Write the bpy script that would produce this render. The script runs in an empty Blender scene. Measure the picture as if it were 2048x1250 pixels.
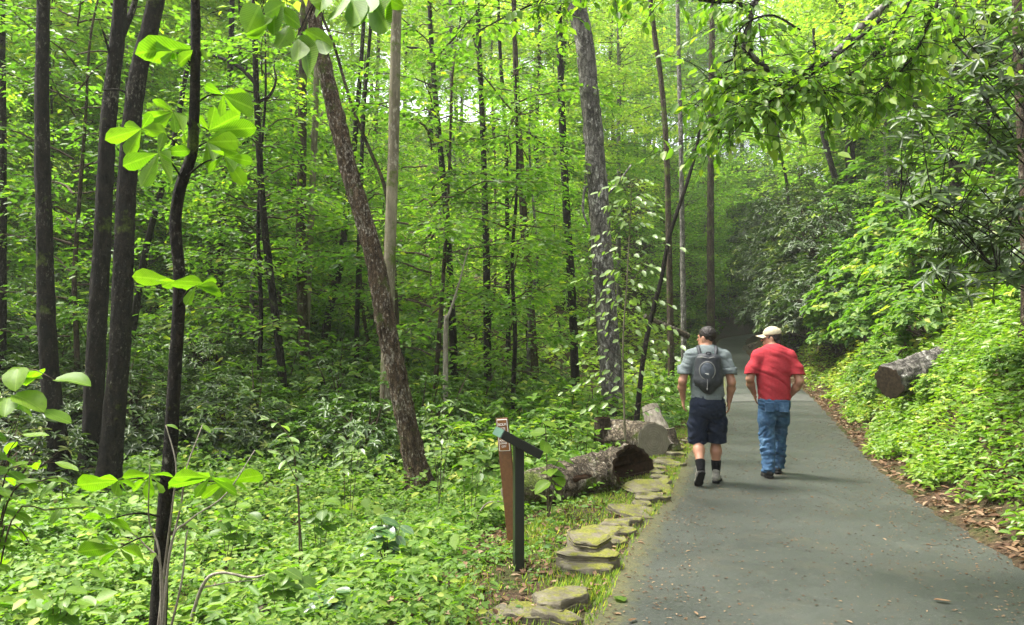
import bpy, math, random
import numpy as np
from mathutils import Vector, Matrix

# ------------------------------------------------------------------ camera, world, sun, exposure
SC = bpy.context.scene
COL = SC.collection
CAM_Z = 1.65
PITCH = math.atan((685 - 625) / 1479.1)
FPX = 1479.1
cam_d = bpy.data.cameras.new('camera')
cam_d.lens = 26.0
cam_d.sensor_width = 36.0
cam_d.clip_start = 0.05
cam_d.clip_end = 2000
cam = bpy.data.objects.new('camera', cam_d)
COL.objects.link(cam)
cam.location = (0, 0, CAM_Z)
cam.rotation_euler = (math.radians(90) + PITCH, 0, 0)
SC.camera = cam

SUN_AZ = math.radians(-74)         # clockwise from +Y: light comes from the left of the path
SUN_EL = math.radians(64)
world = bpy.data.worlds.new('World')
SC.world = world
world.use_nodes = True
wn = world.node_tree
for n in list(wn.nodes):
    wn.nodes.remove(n)
sky = wn.nodes.new('ShaderNodeTexSky')
sky.sky_type = 'NISHITA'
sky.sun_disc = False
sky.sun_elevation = SUN_EL
sky.sun_rotation = SUN_AZ
sky.air_density = 1.0
sky.dust_density = 4.0
sky.ozone_density = 1.0
hs = wn.nodes.new('ShaderNodeHueSaturation')
hs.inputs['Saturation'].default_value = 0.25
bg = wn.nodes.new('ShaderNodeBackground')
bg.inputs['Strength'].default_value = 0.15
wo = wn.nodes.new('ShaderNodeOutputWorld')
wn.links.new(sky.outputs[0], hs.inputs['Color'])
wn.links.new(hs.outputs[0], bg.inputs['Color'])
wn.links.new(bg.outputs[0], wo.inputs['Surface'])

sun_d = bpy.data.lights.new('sun', 'SUN')
sun_d.energy = 3.2
sun_d.angle = math.radians(14)
sun_d.color = (1.0, 0.96, 0.88)
sun = bpy.data.objects.new('sun', sun_d)
COL.objects.link(sun)
sv = Vector((math.sin(SUN_AZ) * math.cos(SUN_EL), math.cos(SUN_AZ) * math.cos(SUN_EL), math.sin(SUN_EL)))
sun.rotation_euler = (-sv).to_track_quat('-Z', 'Y').to_euler()
sun.location = (-10, -5, 25)

SC.view_settings.view_transform = 'Standard'
SC.view_settings.look = 'None'
SC.view_settings.gamma = 1.0
SC.view_settings.exposure = 1.9
SC.view_settings.use_curve_mapping = False
SC.render.engine = 'CYCLES'
cy = SC.cycles
cy.max_bounces = 9
cy.diffuse_bounces = 6
cy.glossy_bounces = 2
cy.transmission_bounces = 6
cy.transparent_max_bounces = 4
cy.caustics_reflective = False
cy.caustics_refractive = False
cy.use_denoising = True
cy.sample_clamp_indirect = 4.0
cy.sample_clamp_direct = 12.0
cy.use_adaptive_sampling = True
cy.adaptive_threshold = 0.02
try:
    cy.denoiser = 'OPENIMAGEDENOISE'
    cy.denoising_input_passes = 'RGB_ALBEDO_NORMAL'
except Exception:
    pass

# ------------------------------------------------------------------ numeric helpers
RNG = np.random.default_rng(7)
random.seed(7)

def P(px, py, d):
    """the point d metres ahead (world y = d) on the ray through a photograph pixel"""
    u = (px - 1024) / FPX
    v = (625 - py) / FPX
    dx, dy, dz = u, math.cos(PITCH) - v * math.sin(PITCH), math.sin(PITCH) + v * math.cos(PITCH)
    k = d / dy
    return np.array([dx * k, d, CAM_Z + dz * k])

def _h(ix, iy, iz):
    a = (ix * 374761393 + iy * 668265263 + iz * 1274126177) & 0xFFFFFFFF
    a = ((a ^ (a >> 13)) * 1103515245) & 0xFFFFFFFF
    a = ((a ^ (a >> 16)) * 2654435761) & 0xFFFFFFFF
    return (a & 0xFFFF) / 32767.5 - 1.0

def vn(p):
    p = np.asarray(p, float)
    i = np.floor(p).astype(np.int64)
    f = p - i
    u = f * f * (3 - 2 * f)
    r = 0
    for dx in (0, 1):
        wx = u[..., 0] if dx else 1 - u[..., 0]
        for dy in (0, 1):
            wy = u[..., 1] if dy else 1 - u[..., 1]
            for dz in (0, 1):
                wz = u[..., 2] if dz else 1 - u[..., 2]
                r = r + _h(i[..., 0] + dx, i[..., 1] + dy, i[..., 2] + dz) * wx * wy * wz
    return r

def vn2(x, y, s=1.0, k=0.0):
    x = np.asarray(x, float)
    y = np.asarray(y, float)
    return vn(np.stack([x * s, y * s, np.zeros_like(x) + k + .37], -1))

def sstep(a, b, x):
    t = np.clip((x - a) / (b - a), 0, 1)
    return t * t * (3 - 2 * t)

def norm(v):
    return v / np.maximum(np.linalg.norm(v, axis=-1, keepdims=True), 1e-9)

# ------------------------------------------------------------------ terrain functions
PY = np.array([-6, 0, 4.32, 5.88, 7.5, 9.96, 14.8, 21.2, 25.7, 32, 40, 50, 58, 66, 90, 300.])
PX = np.array([-.4, 1.0, 1.98, 2.33, 2.83, 3.52, 5.2, 7.35, 8.5, 9.7, 11.7, 15.0, 19.5, 27, 45, 200.])
PZ = np.array([0, 0, 0, 0, 0, 0, 0, .02, .25, .70, 1.20, 1.9, 2.3, 2.9, 4.5, 12.])
_yy = np.linspace(-6, 300, 6121)
def _sm(v):
    k = np.ones(61) / 61
    w = np.interp(_yy, PY, v)
    e = np.pad(w, 30, mode='edge')
    return np.convolve(e, k, 'valid')
_XC, _ZC = _sm(PX), _sm(PZ)
def xc(y): return np.interp(y, _yy, _XC)
def zc(y): return np.interp(y, _yy, _ZC)
def hw(y): return np.interp(y, [0, 4.3, 6, 8, 24, 30, 100], [1.48, 1.48, 1.42, 1.26, 1.22, .85, .85])

def side(x, y):
    return (x - xc(y)) * 0.95

def ground(x, y):
    x = np.asarray(x, float)
    y = np.asarray(y, float)
    s = side(x, y)
    z0 = zc(y)
    t = s - hw(y)
    q = t - 0.36
    b = 0.72 * (np.sqrt(q * q + 0.04) + q)
    bank = 11 * (1 - np.exp(-b / 11)) + 0.04 * np.maximum(t, 0)
    tl = -s - hw(y)
    drop = -0.42 * sstep(0.6, 3.4, tl)
    hraw = 0.50 * (y - 15) + 0.52 * (-x - 4)
    hill = 0.55 * (np.sqrt(hraw * hraw + 6) + hraw) / 2
    far = np.maximum(0, y - 30 - .25 * np.maximum(x, 0))
    hill = hill + .55 * far * far / (far + 12)
    hill = 34 * (1 - np.exp(-hill / 34))
    z = z0 + np.where(t > 0, bank, 0) + np.where(tl > 0, drop + sstep(0.5, 9, tl) * hill - z0 * sstep(2, 9, tl) * .6, 0)
    off = np.maximum(sstep(0.2, 1.2, t), sstep(0.3, 1.5, tl))
    z = z + off * (0.10 * vn2(x, y, .55) + 0.04 * vn2(x, y, 1.9, 3))
    inside = np.maximum(sstep(-.25, 0.05, t), sstep(-.25, 0.05, tl))
    return z - 0.05 * (1 - inside)

def gz(x, y): return float(ground(np.array([x]), np.array([y]))[0])

def path_z(x, y):
    s = side(x, y)
    return zc(y) + 0.012 - 0.010 * (s / 1.3) ** 2

# ------------------------------------------------------------------ mesh helpers
class MB:
    """collects vertices, polygons and a per-vertex tint for ONE mesh"""
    def __init__(self):
        self.v, self.f, self.t, self.n = [], [], [], 0
    def add(self, v, f, tint=0.5):
        v = np.asarray(v, float).reshape(-1, 3)
        self.v.append(v)
        for a in (f if isinstance(f, list) else [f]):
            if len(a):
                self.f.append(np.asarray(a, np.int64) + self.n)
        self.t.append(np.broadcast_to(np.asarray(tint, float), (len(v),)))
        self.n += len(v)
        return self
    def mesh(self, name, mats, smooth=True):
        me = bpy.data.meshes.new(name)
        V = np.concatenate(self.v).astype(np.float32)
        me.vertices.add(len(V))
        me.vertices.foreach_set('co', V.ravel())
        idx = np.concatenate([a.ravel() for a in self.f]).astype(np.int32)
        cnt = np.concatenate([np.full(len(a), a.shape[1]) for a in self.f]).astype(np.int32)
        st = np.concatenate([[0], np.cumsum(cnt)[:-1]]).astype(np.int32)
        me.loops.add(len(idx))
        me.loops.foreach_set('vertex_index', idx)
        me.polygons.add(len(cnt))
        me.polygons.foreach_set('loop_start', st)
        me.polygons.foreach_set('loop_total', cnt)
        me.polygons.foreach_set('use_smooth', np.full(len(cnt), smooth))
        at = me.attributes.new('tint', 'FLOAT', 'POINT')
        at.data.foreach_set('value', np.concatenate(self.t).astype(np.float32))
        for m in (mats if isinstance(mats, (list, tuple)) else [mats]):
            me.materials.append(m)
        me.update(calc_edges=True)
        me.validate()
        return me

WL = {}                      # world location of every empty / unrotated object
def obj(name, me, parent=None, loc=(0, 0, 0), world=None):
    """one linked object; `world` gives a location in the world, else loc is relative to the parent"""
    o = bpy.data.objects.new(name, me)
    COL.objects.link(o)
    if parent is not None:
        o.parent = parent
    if world is not None:
        base = WL.get(parent.name, Vector((0, 0, 0))) if parent is not None else Vector((0, 0, 0))
        o.location = Vector(world) - base
        WL[o.name] = Vector(world)
    else:
        o.location = loc
        base = WL.get(parent.name, Vector((0, 0, 0))) if parent is not None else Vector((0, 0, 0))
        WL[o.name] = base + Vector(loc)
    return o

def tag(o, label=None, cat=None, group=None, kind=None):
    if label: o['label'] = label
    if cat: o['category'] = cat
    if group: o['group'] = group
    if kind: o['kind'] = kind
    return o

def thing(name, loc, label, cat, group=None):
    return tag(obj(name, None, world=loc), label, cat, group)

def catmull(pts, n):
    p = np.asarray(pts, float)
    if len(p) < 3:
        t = np.linspace(0, 1, n)[:, None]
        return p[0] * (1 - t) + p[-1] * t
    q = np.concatenate([[2 * p[0] - p[1]], p, [2 * p[-1] - p[-2]]])
    seg = np.linalg.norm(np.diff(p[:, :3], axis=0), axis=1)
    cum = np.concatenate([[0], np.cumsum(seg)])
    s = np.linspace(0, cum[-1], n)
    i = np.clip(np.searchsorted(cum, s, 'right') - 1, 0, len(p) - 2)
    t = ((s - cum[i]) / np.maximum(seg[i], 1e-9))[:, None]
    a, b, c, d = q[i], q[i + 1], q[i + 2], q[i + 3]
    return 0.5 * ((2 * b) + (-a + c) * t + (2 * a - 5 * b + 4 * c - d) * t ** 2 + (-a + 3 * b - 3 * c + d) * t ** 3)

def tube(pts, rad, seg=8, n=None, amp=0.0, fa=3.0, fl=3.0, seed=0.0, cap=True, lump=0.0):
    """tapered tube along a smooth line; amp gives bark ridges, lump slow swelling"""
    pts = np.asarray(pts, float)
    n = n or max(2, len(pts) * 3)
    rad = np.asarray(rad, float)
    q = np.concatenate([pts, np.interp(np.linspace(0, 1, len(pts)), np.linspace(0, 1, len(rad)), rad)[:, None]], 1)
    q = catmull(q, n)
    c, r = q[:, :3], np.maximum(q[:, 3], 1e-4)
    tg = norm(np.gradient(c, axis=0))
    ref = np.array([1.0, 0, 0]) if abs(tg[0][0]) < .9 else np.array([0, 1.0, 0])
    U = np.zeros_like(c)
    u = norm(ref - tg[0] * ref.dot(tg[0]))
    for i in range(n):
        u = norm(u - tg[i] * u.dot(tg[i]))
        U[i] = u
    W = np.cross(tg, U)
    a = np.linspace(0, 2 * math.pi, seg, endpoint=False)
    ca, sa = np.cos(a), np.sin(a)
    R = r[:, None] * np.ones(seg)
    if amp or lump:
        L = np.concatenate([[0], np.cumsum(np.linalg.norm(np.diff(c, axis=0), axis=1))])
        A = np.broadcast_to(ca * fa, (n, seg))
        B = np.broadcast_to(sa * fa, (n, seg))
        C = np.broadcast_to((L * fl)[:, None], (n, seg))
        pp = np.stack([A + seed, B + seed * .7, C], -1)
        nz = vn(pp) * .6 + vn(pp * 2.3 + 9) * .4
        R = R * (1 + amp * nz)
        if lump:
            pl = np.stack([np.broadcast_to(ca * .8, (n, seg)) + seed, np.broadcast_to(sa * .8, (n, seg)), np.broadcast_to((L * 1.1)[:, None], (n, seg))], -1)
            R = R * (1 + lump * vn(pl))
    v = c[:, None, :] + R[..., None] * (ca[None, :, None] * U[:, None, :] + sa[None, :, None] * W[:, None, :])
    v = v.reshape(-1, 3)
    i = np.arange(n - 1)[:, None] * seg
    j = np.arange(seg)[None, :]
    k = (np.arange(seg) + 1)[None, :] % seg
    f = np.stack([i + j, i + k, i + seg + k, i + seg + j], -1).reshape(-1, 4)
    fs = [f]
    if cap:
        v = np.concatenate([v, c[:1], c[-1:]])
        a0, a1 = n * seg, n * seg + 1
        jj = np.arange(seg)
        kk = (jj + 1) % seg
        fs.append(np.stack([np.full(seg, a0), kk, jj], -1))
        fs.append(np.stack([np.full(seg, a1), (n - 1) * seg + jj, (n - 1) * seg + kk], -1))
    return v, fs

# leaf templates: (along, across, up) with length 1 and width 1
T_DIA = (np.array([[0, 0, 0], [.45, -.5, .10], [1, 0, -.06], [.45, .5, .10]]), np.array([[0, 2, 1], [0, 3, 2]]))
T_OVA = (np.array([[0, 0, 0], [.22, -.40, .05], [.62, -.40, .04], [1, 0, -.12], [.62, .40, .04], [.22, .40, .05]]), np.array([[0, 3, 2, 1], [0, 5, 4, 3]]))
T_LAN = (np.array([[0, 0, 0], [.40, -.5, .06], [.72, -.36, .0], [1, 0, -.16], [.72, .36, .0], [.40, .5, .06]]), np.array([[0, 3, 2, 1], [0, 5, 4, 3]]))

def leaf_cloud(mb, base, dirs, nrm, length, width, tint, tpl=T_OVA):
    d = norm(dirs)
    n = norm(nrm - d * np.sum(nrm * d, -1, keepdims=True))
    s = np.cross(n, d)
    tv, tf = tpl
    L = np.broadcast_to(np.asarray(length, float), (len(base),))[:, None, None]
    Wd = np.broadcast_to(np.asarray(width, float), (len(base),))[:, None, None]
    v = base[:, None, :] + d[:, None, :] * tv[None, :, 0:1] * L + s[:, None, :] * tv[None, :, 1:2] * Wd + n[:, None, :] * tv[None, :, 2:3] * L
    f = tf[None] + (np.arange(len(base)) * len(tv))[:, None, None]
    mb.add(v.reshape(-1, 3), f.reshape(-1, tf.shape[1]), np.repeat(np.broadcast_to(tint, (len(base),)), len(tv)))

# ------------------------------------------------------------------ materials
def newmat(name):
    m = bpy.data.materials.new(name)
    m.use_nodes = True
    nt = m.node_tree
    for n in list(nt.nodes):
        nt.nodes.remove(n)
    out = nt.nodes.new('ShaderNodeOutputMaterial')
    return m, nt, out

def ramp(nt, stops, fac=None):
    r = nt.nodes.new('ShaderNodeValToRGB')
    el = r.color_ramp.elements
    while len(el) < len(stops):
        el.new(0.5)
    for e, (p, c) in zip(el, stops):
        e.position = p
        e.color = (c[0], c[1], c[2], 1)
    if fac is not None:
        nt.links.new(fac, r.inputs[0])
    return r

def noise(nt, scale, detail=4, rough=.6, vec=None, stretch=None):
    n = nt.nodes.new('ShaderNodeTexNoise')
    n.inputs['Scale'].default_value = scale
    n.inputs['Detail'].default_value = detail
    n.inputs['Roughness'].default_value = rough
    if vec is None:
        tc = nt.nodes.new('ShaderNodeTexCoord')
        vec = tc.outputs['Object']
    if stretch:
        mp = nt.nodes.new('ShaderNodeMapping')
        mp.inputs['Scale'].default_value = stretch
        nt.links.new(vec, mp.inputs[0])
        vec = mp.outputs[0]
    nt.links.new(vec, n.inputs['Vector'])
    return n

def math_node(nt, op, a, b=None, clamp=False):
    n = nt.nodes.new('ShaderNodeMath')
    n.operation = op
    n.use_clamp = clamp
    for i, x in enumerate((a, b)):
        if x is None: continue
        if isinstance(x, (int, float)):
            n.inputs[i].default_value = x
        else:
            nt.links.new(x, n.inputs[i])
    return n.outputs[0]

def mixcol(nt, fac, a, b):
    n = nt.nodes.new('ShaderNodeMix')
    n.data_type = 'RGBA'
    if isinstance(fac, (int, float)): n.inputs[0].default_value = fac
    else: nt.links.new(fac, n.inputs[0])
    for i, x in ((6, a), (7, b)):
        if isinstance(x, (tuple, list)): n.inputs[i].default_value = (*x[:3], 1)
        else: nt.links.new(x, n.inputs[i])
    return n.outputs[2]

def bump(nt, h, strength, dist=.02):
    b = nt.nodes.new('ShaderNodeBump')
    b.inputs['Strength'].default_value = strength
    b.inputs['Distance'].default_value = dist
    nt.links.new(h, b.inputs['Height'])
    return b.outputs[0]

def bsdf(nt, out, col, rough=.7, spec=.3, nrm=None):
    p = nt.nodes.new('ShaderNodeBsdfPrincipled')
    if isinstance(col, (tuple, list)): p.inputs['Base Color'].default_value = (*col[:3], 1)
    else: nt.links.new(col, p.inputs['Base Color'])
    if isinstance(rough, (int, float)): p.inputs['Roughness'].default_value = rough
    else: nt.links.new(rough, p.inputs['Roughness'])
    p.inputs['Specular IOR Level'].default_value = spec
    if nrm is not None: nt.links.new(nrm, p.inputs['Normal'])
    if out is not None: nt.links.new(p.outputs[0], out.inputs['Surface'])
    return p

def leaf_mat(name, stops, tcol=(1.5, 1.9, .45), trans=.42, rough=.42, spec=.45, objvar=.22, veins=False):
    m, nt, out = newmat(name)
    at = nt.nodes.new('ShaderNodeAttribute')
    at.attribute_name = 'tint'
    oi = nt.nodes.new('ShaderNodeObjectInfo')
    v = math_node(nt, 'MULTIPLY', math_node(nt, 'SUBTRACT', oi.outputs['Random'], .5), objvar)
    f = math_node(nt, 'ADD', at.outputs['Fac'], v, True)
    col = ramp(nt, stops, f).outputs[0]
    nrm = None
    if veins:
        tc = nt.nodes.new('ShaderNodeTexCoord')
        sp = nt.nodes.new('ShaderNodeSeparateXYZ')
        nt.links.new(tc.outputs['Object'], sp.inputs[0])
        ax = math_node(nt, 'ABSOLUTE', sp.outputs[0])
        ph = math_node(nt, 'SUBTRACT', math_node(nt, 'MULTIPLY', sp.outputs[1], 62.0), math_node(nt, 'MULTIPLY', ax, 60.0))
        vs = math_node(nt, 'POWER', math_node(nt, 'ABSOLUTE', math_node(nt, 'COSINE', ph)), 14.0)
        mid = math_node(nt, 'LESS_THAN', ax, .018)
        vv = math_node(nt, 'MAXIMUM', vs, mid)
        col = mixcol(nt, math_node(nt, 'MULTIPLY', vv, .35), col, (.36, .48, .10))
        nb_ = noise(nt, 5, 5, .7)
        col = mixcol(nt, ramp(nt, [(.50, (0, 0, 0)), (.72, (.55, .55, .55))], nb_.outputs[0]).outputs[0], col, (.055, .10, .02))
        ns_ = noise(nt, 16, 2, .5)
        col = mixcol(nt, ramp(nt, [(.74, (0, 0, 0)), (.78, (.8, .8, .8))], ns_.outputs[0]).outputs[0], col, (.12, .07, .03))
        nrm = bump(nt, vv, -.35, .01)
    p = bsdf(nt, None, col, rough, spec, nrm)
    t = nt.nodes.new('ShaderNodeBsdfTranslucent')
    mu = nt.nodes.new('ShaderNodeMix')
    mu.data_type = 'RGBA'
    mu.blend_type = 'MULTIPLY'
    mu.inputs[0].default_value = 1
    nt.links.new(col, mu.inputs[6])
    mu.inputs[7].default_value = (*tcol, 1)
    nt.links.new(mu.outputs[2], t.inputs[0])
    mx = nt.nodes.new('ShaderNodeMixShader')
    mx.inputs[0].default_value = trans
    nt.links.new(p.outputs[0], mx.inputs[1])
    nt.links.new(t.outputs[0], mx.inputs[2])
    nt.links.new(mx.outputs[0], out.inputs['Surface'])
    return m

def bark_mat(name, dark, light, lichen, lichen_amt=.60, moss=0.0, scale=9, bstr=.8, stretch=(1, 1, .22), furrow=1.0):
    m, nt, out = newmat(name)
    n1 = noise(nt, scale, 6, .65, stretch=stretch)
    c = ramp(nt, [(.32, dark), (.68, light)], n1.outputs[0]).outputs[0]
    n2 = noise(nt, scale * 2.6, 5, .7, stretch=(1, 1, .45))
    nm = noise(nt, 1.7, 3, .6)
    lsum = math_node(nt, 'ADD', n2.outputs[0], math_node(nt, 'MULTIPLY', math_node(nt, 'SUBTRACT', nm.outputs[0], .5), .55))
    lf = ramp(nt, [(lichen_amt, (0, 0, 0)), (lichen_amt + .12, (.85, .85, .85))], lsum).outputs[0]
    c = mixcol(nt, lf, c, lichen)
    vo = nt.nodes.new('ShaderNodeTexVoronoi')
    vo.feature = 'DISTANCE_TO_EDGE'
    vo.inputs['Scale'].default_value = scale * 1.6
    mpv = nt.nodes.new('ShaderNodeMapping')
    mpv.inputs['Scale'].default_value = (1, 1, .28) if stretch[2] < 1 else (1, 1, 1)
    tcv = nt.nodes.new('ShaderNodeTexCoord')
    ndv = noise(nt, scale * 1.2, 4, .7)
    adv = nt.nodes.new('ShaderNodeVectorMath')
    adv.operation = 'MULTIPLY_ADD'
    nt.links.new(ndv.outputs['Color'], adv.inputs[0])
    adv.inputs[1].default_value = (.22, .22, .22)
    nt.links.new(tcv.outputs['Object'], adv.inputs[2])
    nt.links.new(adv.outputs[0], mpv.inputs[0])
    nt.links.new(mpv.outputs[0], vo.inputs['Vector'])
    fur = ramp(nt, [(.0, (1, 1, 1)), (.16, (0, 0, 0))], vo.outputs['Distance']).outputs[0]
    c = mixcol(nt, math_node(nt, 'MULTIPLY', fur, .75 * furrow), c, tuple(x * .35 for x in dark))
    if moss:
        n3 = noise(nt, 2.6, 5, .7)
        mf = ramp(nt, [(.62 - moss * .3, (0, 0, 0)), (.72 - moss * .3, (1, 1, 1))], n3.outputs[0]).outputs[0]
        n4 = noise(nt, 60, 2, .6)
        mc = ramp(nt, [(.3, (.035, .055, .010)), (.7, (.13, .17, .025))], n4.outputs[0]).outputs[0]
        c = mixcol(nt, mf, c, mc)
    nb = noise(nt, scale * 2.2, 8, .72, stretch=stretch)
    hh = math_node(nt, 'SUBTRACT', nb.outputs[0], math_node(nt, 'MULTIPLY', fur, .5 * furrow))
    bsdf(nt, out, c, .85, .2, bump(nt, hh, bstr, .03))
    return m

M = {}
M['bark_dark'] = bark_mat('bark_dark', (.006, .005, .004), (.040, .031, .021), (.25, .235, .18), .60, moss=.10, scale=14, bstr=1.0, stretch=(1, 1, .35))
M['bark_brown'] = bark_mat('bark_brown', (.022, .015, .009), (.11, .080, .050), (.33, .30, .23), .60, moss=.25)
M['bark_flaky'] = bark_mat('bark_flaky', (.030, .018, .010), (.21, .145, .088), (.52, .46, .37), .53, moss=.12, scale=13, bstr=1.0, stretch=(1, 1, .35))
M['bark_pale'] = bark_mat('bark_pale', (.085, .072, .045), (.27, .235, .16), (.42, .39, .29), .58, moss=.30, scale=6, bstr=.4, furrow=.25)
M['bark_gray'] = bark_mat('bark_gray', (.040, .036, .030), (.24, .22, .19), (.52, .50, .45), .55, scale=7)
M['bark_moss'] = bark_mat('bark_moss', (.048, .037, .025), (.25, .200, .140), (.47, .42, .33), .54, moss=.34, scale=8, bstr=1.0, stretch=(1, 1, 1))
M['twig'] = bark_mat('twig', (.035, .024, .015), (.12, .09, .06), (.25, .22, .16), .66, scale=25, bstr=.3, furrow=.3)
M['dead_wood'] = bark_mat('dead_wood', (.16, .13, .10), (.42, .38, .31), (.5, .47, .4), .6, scale=18, bstr=.4, furrow=.5)

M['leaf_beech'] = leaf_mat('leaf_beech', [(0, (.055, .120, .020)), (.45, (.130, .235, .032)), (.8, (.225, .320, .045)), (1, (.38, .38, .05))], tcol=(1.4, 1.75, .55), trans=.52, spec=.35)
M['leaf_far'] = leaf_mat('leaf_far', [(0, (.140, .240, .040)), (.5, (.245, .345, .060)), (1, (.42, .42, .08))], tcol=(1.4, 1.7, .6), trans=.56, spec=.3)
M['leaf_dark'] = leaf_mat('leaf_dark', [(0, (.034, .080, .014)), (.6, (.090, .165, .026)), (1, (.18, .26, .036))], trans=.28, rough=.42, spec=.45)
M['leaf_rhodo'] = leaf_mat('leaf_rhodo', [(0, (.022, .044, .014)), (.6, (.058, .095, .028)), (.9, (.12, .16, .05)), (1, (.22, .25, .06))], trans=.20, rough=.46, spec=.38)
M['leaf_herb'] = leaf_mat('leaf_herb', [(0, (.042, .105, .016)), (.5, (.118, .212, .030)), (.85, (.22, .30, .045)), (1, (.36, .37, .06))], trans=.38, rough=.52, spec=.28)
M['leaf_bank'] = leaf_mat('leaf_bank', [(0, (.055, .125, .014)), (.5, (.135, .235, .026)), (.85, (.25, .33, .036)), (1, (.42, .40, .04))], trans=.35, rough=.42, spec=.5)
M['leaf_big'] = leaf_mat('leaf_big', [(0, (.085, .185, .012)), (1, (.17, .275, .018))], tcol=(1.25, 1.65, .25), trans=.54, rough=.5, spec=.25, objvar=.7, veins=True)
M['leaf_over'] = leaf_mat('leaf_over', [(0, (.045, .105, .012)), (1, (.13, .23, .018))], trans=.45, rough=.42, spec=.35, objvar=.9, veins=True)
M['leaf_sheen'] = leaf_mat('leaf_sheen', [(0, (.11, .19, .05)), (1, (.26, .34, .14))], trans=.32, rough=.34, spec=.7, objvar=.8, veins=True)  # sky gloss on the leaves is partly painted in as a paler green
M['leaf_deep'] = leaf_mat('leaf_deep', [(0, (.012, .055, .018)), (1, (.030, .100, .028))], trans=.20, rough=.34, spec=.6, objvar=.8, veins=True)
M['leaf_long'] = leaf_mat('leaf_long', [(0, (.028, .060, .016)), (1, (.11, .17, .04))], trans=.22, rough=.42, spec=.42, objvar=.9)
M['leaf_dry'] = leaf_mat('leaf_dry', [(0, (.060, .030, .015)), (.5, (.16, .095, .05)), (1, (.33, .24, .15))], tcol=(1, .8, .5), trans=.12, rough=.7, spec=.2)

def mat_ground():
    m, nt, out = newmat('forest_floor')
    n1 = noise(nt, 1.2, 6, .7)
    n2 = noise(nt, 22, 5, .7)
    a = ramp(nt, [(.3, (.018, .012, .007)), (.55, (.070, .045, .026)), (.75, (.16, .115, .07))], n2.outputs[0]).outputs[0]
    b = ramp(nt, [(.35, (.020, .026, .008)), (.7, (.065, .080, .018))], n2.outputs[0]).outputs[0]
    f = ramp(nt, [(.46, (0, 0, 0)), (.60, (1, 1, 1))], n1.outputs[0]).outputs[0]
    c = mixcol(nt, f, a, b)
    bsdf(nt, out, c, .9, .15, bump(nt, n2.outputs[0], .9, .04))
    return m
M['ground'] = mat_ground()

def mat_asphalt():
    m, nt, out = newmat('asphalt')
    n1 = noise(nt, .8, 6, .72)
    n2 = noise(nt, 55, 6, .8)
    n3 = noise(nt, 420, 2, .5)
    c = ramp(nt, [(.3, (.017, .021, .016)), (.7, (.046, .052, .041))], n1.outputs[0]).outputs[0]
    sp = ramp(nt, [(.56, (0, 0, 0)), (.70, (1, 1, 1))], n2.outputs[0]).outputs[0]
    c = mixcol(nt, math_node(nt, 'MULTIPLY', sp, .6), c, (.17, .17, .15))
    at = nt.nodes.new('ShaderNodeAttribute')
    at.attribute_name = 'tint'
    n5 = noise(nt, 9, 5, .7)
    ed = math_node(nt, 'ADD', at.outputs['Fac'], math_node(nt, 'MULTIPLY', math_node(nt, 'SUBTRACT', n5.outputs[0], .5), .9))
    ef = ramp(nt, [(.56, (0, 0, 0)), (.92, (1, 1, 1))], ed).outputs[0]
    n6 = noise(nt, 40, 4, .6)
    mo = ramp(nt, [(.35, (.045, .042, .018)), (.7, (.125, .12, .035))], n6.outputs[0]).outputs[0]
    c = mixcol(nt, math_node(nt, 'MULTIPLY', ef, .85), c, mo)
    rg = ramp(nt, [(.3, (.50, .50, .50)), (.7, (.68, .68, .68))], n1.outputs[0]).outputs[0]
    n7 = noise(nt, 2.3, 5, .7)
    c = mixcol(nt, ramp(nt, [(.52, (0, 0, 0)), (.75, (.6, .6, .6))], n7.outputs[0]).outputs[0], c, (.060, .054, .034))
    h = math_node(nt, 'ADD', n2.outputs[0], n3.outputs[0])
    bsdf(nt, out, c, rg, .45, bump(nt, h, .5, .008))
    return m
M['asphalt'] = mat_asphalt()

def mat_stone(name, c0, c1, moss):
    m, nt, out = newmat(name)
    n1 = noise(nt, 5, 7, .7, stretch=(1, 1, 3.5))
    c = ramp(nt, [(.3, c0), (.7, c1)], n1.outputs[0]).outputs[0]
    geo = nt.nodes.new('ShaderNodeNewGeometry')
    sp = nt.nodes.new('ShaderNodeSeparateXYZ')
    nt.links.new(geo.outputs['Normal'], sp.inputs[0])
    n2 = noise(nt, 7, 6, .75)
    f = math_node(nt, 'ADD', math_node(nt, 'MULTIPLY', sp.outputs[2], .28), n2.outputs[0])
    mf = ramp(nt, [(.86 - moss * .25, (0, 0, 0)), (.98 - moss * .25, (1, 1, 1))], f).outputs[0]
    n3 = noise(nt, 70, 3, .6)
    mc = ramp(nt, [(.3, (.06, .075, .012)), (.7, (.22, .21, .035))], n3.outputs[0]).outputs[0]
    c = mixcol(nt, mf, c, mc)
    nb = noise(nt, 24, 7, .7, stretch=(1, 1, 2))
    bsdf(nt, out, c, .85, .25, bump(nt, nb.outputs[0], .8, .02))
    return m
M['stone'] = mat_stone('mossy_stone', (.050, .042, .028), (.22, .195, .135), .60)

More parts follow.
